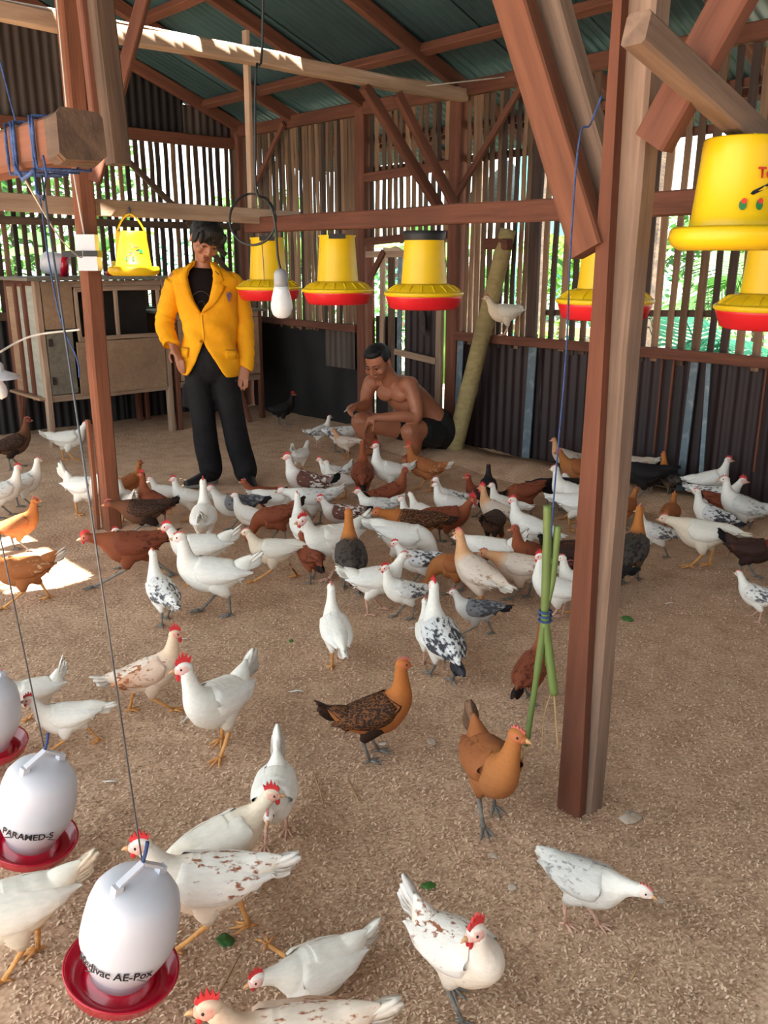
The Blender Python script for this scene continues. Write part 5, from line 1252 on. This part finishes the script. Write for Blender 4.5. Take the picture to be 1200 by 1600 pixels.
# trunk leaning forward: ref axis runs along the shoulders
m.loft(catmull([(.21, .09, .17, .165, .12), (.15, .07, .25, .165, .125), (.06, .05, .35, .165, .125), (-.03, .03, .44, .175, .125), (-.1, .015, .51, .18, .105), (-.145, -.005, .555, .14, .075), (-.16, -.02, .585, .08, .06)], 4), ref=(.62, -.78, .05), n=24)
m.ell((-.01, -.13, .545), (.075, .07, .068)); m.ell((-.285, .115, .53), (.072, .07, .065))
m.ell((-.08, -.1, .475), (.085, .045, .06), RM(0, 0, -40)); m.ell((-.185, -.02, .47), (.085, .045, .06), RM(0, 0, -45))
# his left arm resting across the knee
m.loft(catmull([(-.005, -.135, .55, .058, .058), (.03, -.175, .46, .055, .056), (.05, -.205, .36, .047, .047), (.045, -.225, .315, .043, .043)], 3), ref=(0, 1, 0))
m.loft(catmull([(.05, -.215, .32, .043, .043), (-.05, -.25, .335, .042, .043), (-.17, -.275, .335, .034, .035), (-.245, -.28, .33, .027, .023)], 3), ref=(0, 0, 1))
m.loft([(-.24, -.28, .332, .026, .022), (-.285, -.29, .31, .02, .036), (-.305, -.295, .275, .017, .037)], ref=(.7, 0, .7))
for i, (dx, dy, L_) in enumerate(((-.02, -.028, .085), (-.008, -.01, .1), (.006, .01, .098), (.02, .026, .08))):
    finger(m, [(-.306+dx*.5, -.297+dy, .275), (-.312+dx, -.306+dy, .275-L_*.5), (-.305+dx, -.3+dy, .275-L_)], .0088)
finger(m, [(-.262, -.305, .315), (-.258, -.335, .28), (-.268, -.345, .245)], .0098)
# his right arm, forearm lying on the right knee
m.loft(catmull([(-.3, .12, .53, .056, .056), (-.325, .1, .45, .053, .054), (-.335, .05, .385, .045, .045), (-.335, .0, .365, .042, .042)], 3), ref=(0, 1, 0))
m.loft(catmull([(-.33, .02, .37, .044, .043), (-.37, -.06, .375, .04, .038), (-.4, -.12, .385, .028, .026)], 3), ref=(0, 0, 1))
m.loft([(-.4, -.12, .385, .024, .028), (-.42, -.16, .39, .022, .038), (-.43, -.19, .385, .018, .036)], ref=(0, 0, 1))
for i, (dx, dz) in enumerate(((-.024, .01), (-.008, .004), (.008, -.004), (.024, -.012))):
    finger(m, [(-.43+dx, -.195, .385+dz), (-.437+dx*.8, -.232, .372+dz), (-.43+dx*.6, -.24, .345+dz), (-.425+dx*.5, -.22, .335+dz)], .009)
finger(m, [(-.395, -.15, .4), (-.405, -.195, .408), (-.432, -.222, .402)], .01)
# legs
m.loft(catmull([(.17, -.03, .17, .1, .1), (.1, -.11, .2, .094, .094), (.02, -.21, .22, .075, .078), (-.005, -.245, .225, .066, .07)], 3), ref=(0, 0, 1))
m.loft(catmull([(-.005, -.24, .215, .064, .064), (.03, -.2, .14, .064, .066), (.03, -.16, .07, .05, .05), (.015, -.135, .03, .04, .042)], 3), ref=(1, 0, 0))
m.ell((-.015, -.2, .012), (.045, .105, .03), RM(0, 0, -12))
m.loft(catmull([(.1, .12, .18, .098, .098), (-.05, .1, .19, .094, .096), (-.22, .06, .22, .084, .088), (-.36, .02, .25, .07, .075), (-.39, .01, .25, .062, .066)], 3), ref=(0, 0, 1))
m.loft(catmull([(-.385, .015, .24, .062, .062), (-.34, .04, .16, .064, .066), (-.29, .075, .08, .05, .05), (-.265, .09, .04, .04, .042)], 3), ref=(1, 0, 0))
m.ell((-.31, .04, .015), (.045, .105, .03), RM(0, 0, -38))
fuse(m.build('body', 'skin_brown', cq, True), .0058, 4)
face_parts(cq, hc, hR, 1.06, 1.1)
m = MB()


def HE2(p, r, rot=None): m.ell(hc+hR @ (Vector(p)*1.06), tuple(q*1.06 for q in r), hR @ rot if rot is not None else hR, 18, 12)


HE2((0, .022, .072), (.081, .086, .058)); HE2((0, .055, .04), (.083, .06, .075)); HE2((0, -.035, .094), (.066, .05, .032))
for s in (-1, 1): HE2((s*.076, .005, .05), (.012, .042, .045))
fuse(m.build('hair', 'hair', cq, True), .006, 1)
m = MB()
m.loft(catmull([(.235, .1, .1, .15, .1), (.22, .095, .17, .18, .135), (.17, .08, .235, .178, .137)], 4), ref=(.62, -.78, .05), n=24)
m.loft(catmull([(.19, -.02, .165, .115, .115), (.12, -.09, .195, .108, .108), (.09, -.125, .2, .103, .104)], 3), ref=(0, 0, 1))
m.loft(catmull([(.14, .13, .17, .112, .112), (.0, .11, .185, .106, .108), (-.08, .1, .195, .103, .103)], 3), ref=(0, 0, 1))
m.ell((.07, .0, .1), (.11, .08, .06))
fuse(m.build('shorts', 'shorts', cq, True), .009, 4)
cgt = empty('cigarette', (0, 0, 0), label='white cigarette between the fingers of the squatting man', cat='cigarette'); cgt.location = cq.matrix_basis @ Vector((-.44, -.235, .395)); cgt.rotation_euler = (0, 0, cq.rotation_euler.z)
m = MB(); m.tube([(-.035, -.03, -.025), (.0, .0, .0)], .0042, 8); m.build('paper', 'cord_white', cgt, True); m = MB(); m.tube([(0, 0, 0), (.018, .015, .012)], .0044, 8); m.build('filter', 'straw', cgt, True)
# ------------------------------------------------------------------ plants outside


def gy(px, py, Y):
    d = FW*FPX+RT*(px-600)+UP*(800-py); t = Y/d[1]; return Vector((d[0]*t, Y, CH+d[2]*t))


def frond(L, droop, lean, az, mat, root, base, nl=22, lw=.034):
    m = MB(); c, s = math.cos(az), math.sin(az); pts = []
    for i in range(13):
        u = i/12; r = L*u*math.cos(lean)*(1-.1*u); z = L*u*math.sin(lean)-droop*u*u; pts.append(Vector((c*r, s*r, z))+base)
    m.tube(pts, [.012*(1-.8*i/12) for i in range(13)], 5)
    for k in range(nl):
        u = .12+.86*k/nl; j = min(11, int(u*12)); p = pts[j].lerp(pts[j+1], u*12-j); T = (pts[j+1]-pts[j]).normalized(); S = T.cross(Vector((0, 0, 1))).normalized()
        ll = L*.34*math.sin(PI*(.15+.8*u))+.05
        for sg in (-1, 1):
            d = (S*sg*.8+T*.55-Vector((0, 0, .25))).normalized(); W_ = d.cross(S*sg).cross(d).normalized() if False else T*lw
            e1 = p+d*ll*.5; e2 = p+d*ll-Vector((0, 0, ll*.25)); o_ = len(m.v)
            m.add([p-W_*.4, p+W_*.4, e1+W_*.5, e1-W_*.5, e2], [(0, 1, 2, 3), (3, 2, 4)])
    return m.build('frond', mat, root)


def palm(x, y, h, L, n, mat, label):
    o = empty('palm', (x, y, -.12), random.random()*6, label, 'palm', 'palms outside the slatted walls')
    if h > .3: m = MB(); m.tube([(0, 0, 0), (.03, 0, h*.5), (.0, .02, h)], [.1, .08, .075], 10); m.build('trunk', 'bark', o, True)
    for i in range(n): frond(L*random.uniform(.8, 1.1), L*random.uniform(.35, .8), random.uniform(.5, 1.25), 2*PI*i/n+random.uniform(-.2, .2), mat, o, Vector((0, 0, max(h, .05))))


def banana(x, y, h, n, label):
    o = empty('banana_plant', (x, y, -.12), random.random()*6, label, 'banana plant', 'banana plants outside the slatted walls')
    m = MB(); m.tube([(0, 0, 0), (.02, .01, h*.6), (0, 0, h)], [.09, .075, .05], 10); m.build('stem', 'leaf_light', o, True)
    for i in range(n):
        az = 2*PI*i/n+random.uniform(-.3, .3); c, s = math.cos(az), math.sin(az); L = random.uniform(1.1, 1.7); ln_ = random.uniform(.6, 1.2); rows = []
        for k in range(12):
            u = k/11; r = L*u*math.cos(ln_); z = h+L*u*math.sin(ln_)-.8*u*u*L*.7; wd = .24*math.sin(PI*(.06+.9*u))
            rows.append([Vector((c*r-s*q*wd, s*r+c*q*wd, z-abs(q)*wd*.35+.02*math.sin(k*2+q))) for q in (-1, -.5, 0, .5, 1)])
        m = MB(); m.grid(rows); m.build('leaf', 'leaf_light' if i % 2 else 'leaf', o, True)


def bush(x, y, r, h, n, mat, label, ls=.07, cat='bush', trunk=0, name='bush', group='bushes outside the slatted walls'):
    o = empty(name, (x, y, -.12), 0, label, cat, group)
    m = MB()
    for i in range(n):
        a = random.uniform(0, 2*PI); v = random.uniform(-1, 1); q = random.random()**.35
        p = Vector((r*q*math.sqrt(1-v*v)*math.cos(a), r*q*math.sqrt(1-v*v)*math.sin(a), trunk+h/2+h/2*q*v)); p += Vector((noise.noise(p*1.3), noise.noise(p*1.3+Vector((9, 0, 0))), 0))*r*.25
        d = Vector((random.uniform(-1, 1), random.uniform(-1, 1), random.uniform(-.8, .5))).normalized(); S = d.cross(Vector((random.uniform(-1, 1), random.uniform(-1, 1), 1))).normalized(); l = ls*random.uniform(.6, 1.4)
        m.add([p, p+d*l*.5+S*l*.3, p+d*l, p+d*l*.5-S*l*.3], [(0, 1, 2, 3)])
    f = m.build('foliage', mat, o); f['kind'] = 'stuff'
    m = MB(); m.tube([(0, 0, 0), (.02*r, 0, (trunk+h*.4)*.5), (0, .03*r, trunk+h*.5)], [.04+.05*(trunk > 0), .035+.04*(trunk > 0), .02], 8); m.build('stem' if not trunk else 'trunk', 'bark', o, True)


PL = [(1120, 7.6, 0.25, 1.9, 12, 'leaf_teal', 'bluish young palm with long drooping fronds outside the right slats'), (1045, 7.2, .0, 1.2, 9, 'leaf_light', 'bright yellow-green young palm outside the right slats'),
      (905, 8.4, .1, 1.3, 10, 'leaf_light', 'light green young palm seen left of the thick post'), (1185, 10.5, .8, 2.0, 12, 'leaf', 'taller dark green palm far beyond the right slats'), (760, 9.8, 1.0, 1.9, 12, 'leaf', 'green palm beyond the slats behind the bamboo pole')]
for px, Y, h, L, n, mt, lb in PL:
    q = gy(px, 500, Y); palm(q.x, Y, h, L, n, mt, lb)
for px, Y, h, n, lb in ((690, 8.2, 1.5, 7, 'banana plant outside above the dark door'), (930, 10.5, 1.7, 8, 'banana plant beyond the slats left of the thick post'), (480, 8.5, 1.5, 7, 'banana plant outside the slats above the bulb')):
    q = gy(px, 500, Y); banana(q.x, Y, h, n, lb)
banana(-10.2, 4.4, 1.5, 7, 'banana plant outside the left slats behind the blazer'); banana(-10.4, 1.9, 1.3, 6, 'banana plant outside the left slats at the left edge')
for px, Y, r, h, n, mt, lb in ((850, 7.3, .6, 1.0, 900, 'leaf_light', 'low light green bush outside right of the bamboo pole'), (560, 7.8, .9, 1.6, 1500, 'leaf', 'green bush outside behind the middle feeder'), (450, 9, 1.1, 1.9, 1700, 'leaf', 'green bush outside behind the bulb'),
                               (640, 10.5, 1.2, 1.7, 1500, 'leaf_teal', 'bluish bush far outside above the squatting man'), (800, 12, 1.4, 2.0, 1500, 'leaf', 'dark bush far outside behind the bamboo pole'), (960, 12.5, 1.3, 1.6, 1300, 'leaf_teal', 'bluish bush far outside behind the thick post'),
                               (1090, 13, 1.3, 1.5, 1200, 'leaf', 'far green bush outside below the all-yellow feeder'), (1230, 9, .9, 1.2, 900, 'leaf', 'green bush outside past the right edge')):
    q = gy(px, 500, Y); bush(q.x, Y, r, h, int(n*.7), mt, lb, .1)
for x, y, r, h, mt, lb in ((-9.4, 3.2, .7, 1.5, 'leaf', 'green bush outside the left slats above the tall cage'), (-9.8, 5.2, .8, 1.8, 'leaf_teal', 'bluish bush outside the corner of the two walls'), (-9.3, 1.4, .6, 1.3, 'leaf_light', 'light green bush outside the left slats at the left edge'), (-12, 3.2, 1.2, 2.2, 'leaf', 'dense bush farther out beyond the left slats')):
    bush(x, y, r, h, 1300, mt, lb)
for px, Y, r, h, tr_, mt, lb in ((420, 17, 2.6, 3, .8, 'leaf', 'broad tree far outside behind the bulb'), (560, 19, 2.2, 2.6, .6, 'leaf_teal', 'tree far outside above the squatting man'), (770, 22, 2.4, 3.4, 1.0, 'leaf', 'tree far outside behind the bamboo pole'), (900, 20, 2.0, 2.0, .6, 'leaf_light', 'pale green tree far outside left of the thick post'), (1150, 24, 2.4, 2.6, .6, 'leaf', 'tree far outside behind the upper right feeder')):
    q = gy(px, 450, Y); bush(q.x, Y, r, h, 2600, mt, lb, .26, 'tree', tr_, 'tree', 'trees far outside')
for x, y, r, h, lb in ((-15.5, 5.5, 2.2, 4, 'tree beyond the left slats behind the standing man'), (-17.5, -1.5, 2.2, 3.6, 'tree beyond the left slats at the left edge')): bush(x, y, r, h, 2400, 'leaf', lb, .24, 'tree', 1.0, 'tree', 'trees far outside')
for px, Y in ((1005, 7.0), (825, 6.9), (735, 7.6)):
    q = gy(px, 500, Y); o = beam('bare_tree', (q.x, Y, -.15), (q.x+.1, Y+.1, 4.5), .13, .13, MT['bark'], None, upv=(0, 1, 0)); tag(o, {1005: 'bare dark trunk outside just right of the thick post', 825: 'bare dark trunk outside right of the bamboo pole', 735: 'bare dark trunk outside above the bamboo pole'}[px], 'tree')
q = gy(862, 500, 9.3); m = MB(); P = [[(q.x-.65+1.3*i/10, 9.3+.04*math.sin(i*1.7), 1.8+1.0*j/6+.05*math.sin(i*.8)) for i in range(11)] for j in range(7)]; m.grid(P); m.tube([(q.x-.66, 9.3, -.15), (q.x-.66, 9.3, 2.85)], .025, 6); m.tube([(q.x+.66, 9.3, -.15), (q.x+.66, 9.3, 2.85)], .025, 6); o = m.build('tarpaulin', 'teal_tarp', None, True); tag(o, 'pale teal tarpaulin hanging outside left of the thick post', 'tarpaulin')
hs = empty('pale_house', (-15.5, 13.5, 0), 0, 'pale house wall far outside behind the slats', 'house')
m = MB(); m.box((-2.5, 0, -.1), (2.5, 3, 2.4)); m.build('wall', 'wall_far', hs); m = MB(); m.add([(-2.8, -.4, 2.35), (2.8, -.4, 2.35), (2.8, 1.5, 3.5), (-2.8, 1.5, 3.5), (-2.8, 3.4, 2.35), (2.8, 3.4, 2.35)], [(0, 1, 2, 3), (3, 2, 5, 4)]); m.build('roof', 'zinc', hs)
m = MB(); m.box((.5, -.02, .0), (1.3, .02, 1.9)); m.build('door', 'wood_old', hs)
q = gy(870, 530, 7.6); o = beam('sawn_board', (q.x-1.0, 7.6, .72), (q.x+.5, 7.6, .74), .05, .1, 'wood_pale', None); tag(o, 'pale board lying in the sun outside right of the bamboo pole', 'board')
for X in (q.x-.9, q.x+.4):
    o = beam('board_stump', (X, 7.6, -.14), (X, 7.6, .67), .12, .12, MT['bark'], None, upv=(0, 1, 0)); tag(o, 'stump under the pale outside board, at its '+('left' if X < q.x else 'right')+' end', 'stump', 'stumps under the outside board')
# ------------------------------------------------------------------ feathers, straws and bits lying on the litter


def fl(px, py): q = ground(px, py, 0); q.z = max(0, fz(q.x, q.y)); return q


for px, py, an, L, lb in ((302, 1122, 55, .085, 'long white feather on the litter left of the camera-facing white rooster'), (465, 1084, 5, .05, 'white feather on the litter left of the barred golden hen'), (286, 1003, 20, .04, 'white feather below the flecked white hen seen from behind'), (174, 1228, 0, .035, 'white feather on the litter right of the PARAMED-S drinker'), (290, 905, -55, .07, 'white feather standing left of the front white hen of the pair'), (948, 1120, 30, .035, 'white curled feather right of the thick post'), (1046, 946, 10, .035, 'white feather on the litter right of the thick post, farther back'), (645, 985, 0, .035, 'white feather below the red-combed flecked white hen')):
    q = fl(px, py); o = empty('feather', q+Vector((0, 0, .006)), math.radians(48+an), lb, 'feather', 'shed feathers on the litter'); m = MB(); rows = []
    for i in range(9):
        u = i/8; wd = L*.14*math.sin(PI*(.08+.9*u)) if u > .15 else L*.02; z = .012*math.sin(PI*u)*L/.08; rows.append([(L*(u-.5), -wd, z), (L*(u-.5), 0, z+.002), (L*(u-.5), wd, z), (L*(u-.5), 0, z-.001)])
    m.grid(rows, True, True); m.build('vane', 'feather', o, True); m = MB(); m.tube([(-L*.66, 0, .003), (0, 0, .012*L/.08+.001), (L*.48, 0, .004)], .0012, 5); m.build('quill', 'feather', o, True)
for px, py, r, lb, mt in ((675, 1160, .022, 'pale flat lump on the litter right of the barred golden hen', 'droppings'), (985, 1280, .036, 'whitish crumbled lump right of the thick post\'s foot', 'droppings'), (598, 1163, .012, 'small white fluff at the barred golden hen\'s feet', 'feather'), (352, 1472, .026, 'green leaf scrap under the brown-flecked white hen', 'leaf'), (980, 968, .03, 'green leaf scrap right of the thick post', 'leaf'), (447, 862, .02, 'green leaf scrap in the middle of the flock', 'leaf'), (670, 1386, .02, 'green leaf scrap behind the tail of the foreground flecked hen', 'leaf'), (800, 1388, .014, 'small grey lump left of the scruffy pullet', 'droppings'), (770, 1340, .016, 'small grey lump above the foreground flecked hen', 'droppings'), (1032, 1408, .014, 'small grey lump right of the scruffy pullet', 'droppings'), (455, 1005, .014, 'dark green scrap left of the lone white hen', 'leaf')):
    q = fl(px, py); m = MB(); m.ell((q.x, q.y, q.z+r*.18), (r, r*.7, r*.2), Matrix.Rotation(px, 3, 'Z'), 10, 6)
    m.v = [tuple(Vector(v)+Vector((noise.noise(Vector(v)*60), noise.noise(Vector(v)*60+Vector((5, 0, 0))), noise.noise(Vector(v)*60+Vector((0, 5, 0)))*.4))*r*.35) for v in m.v]
    o = m.build({'droppings': 'litter_lump', 'feather': 'fluff', 'leaf': 'leaf_scrap'}[mt], mt, None, True); tag(o, lb, {'droppings': 'lump', 'feather': 'fluff', 'leaf': 'leaf'}[mt])
for pts, lb in ((((376, 1495), (352, 1540), (318, 1585)), 'long straw stalk between the nearest drinker and the lying hen'), (((490, 1210), (500, 1240), (505, 1262)), 'thin straw left of the barred golden hen'), (((545, 1225), (560, 1255)), 'short straw below the barred golden hen'), (((1000, 1510), (985, 1535)), 'short straw in the bottom right litter')):
    m = MB(); m.tube([fl(*p)+Vector((0, 0, .008)) for p in pts], .002, 5); o = m.build('straw', 'straw', None, True); tag(o, lb, 'straw')
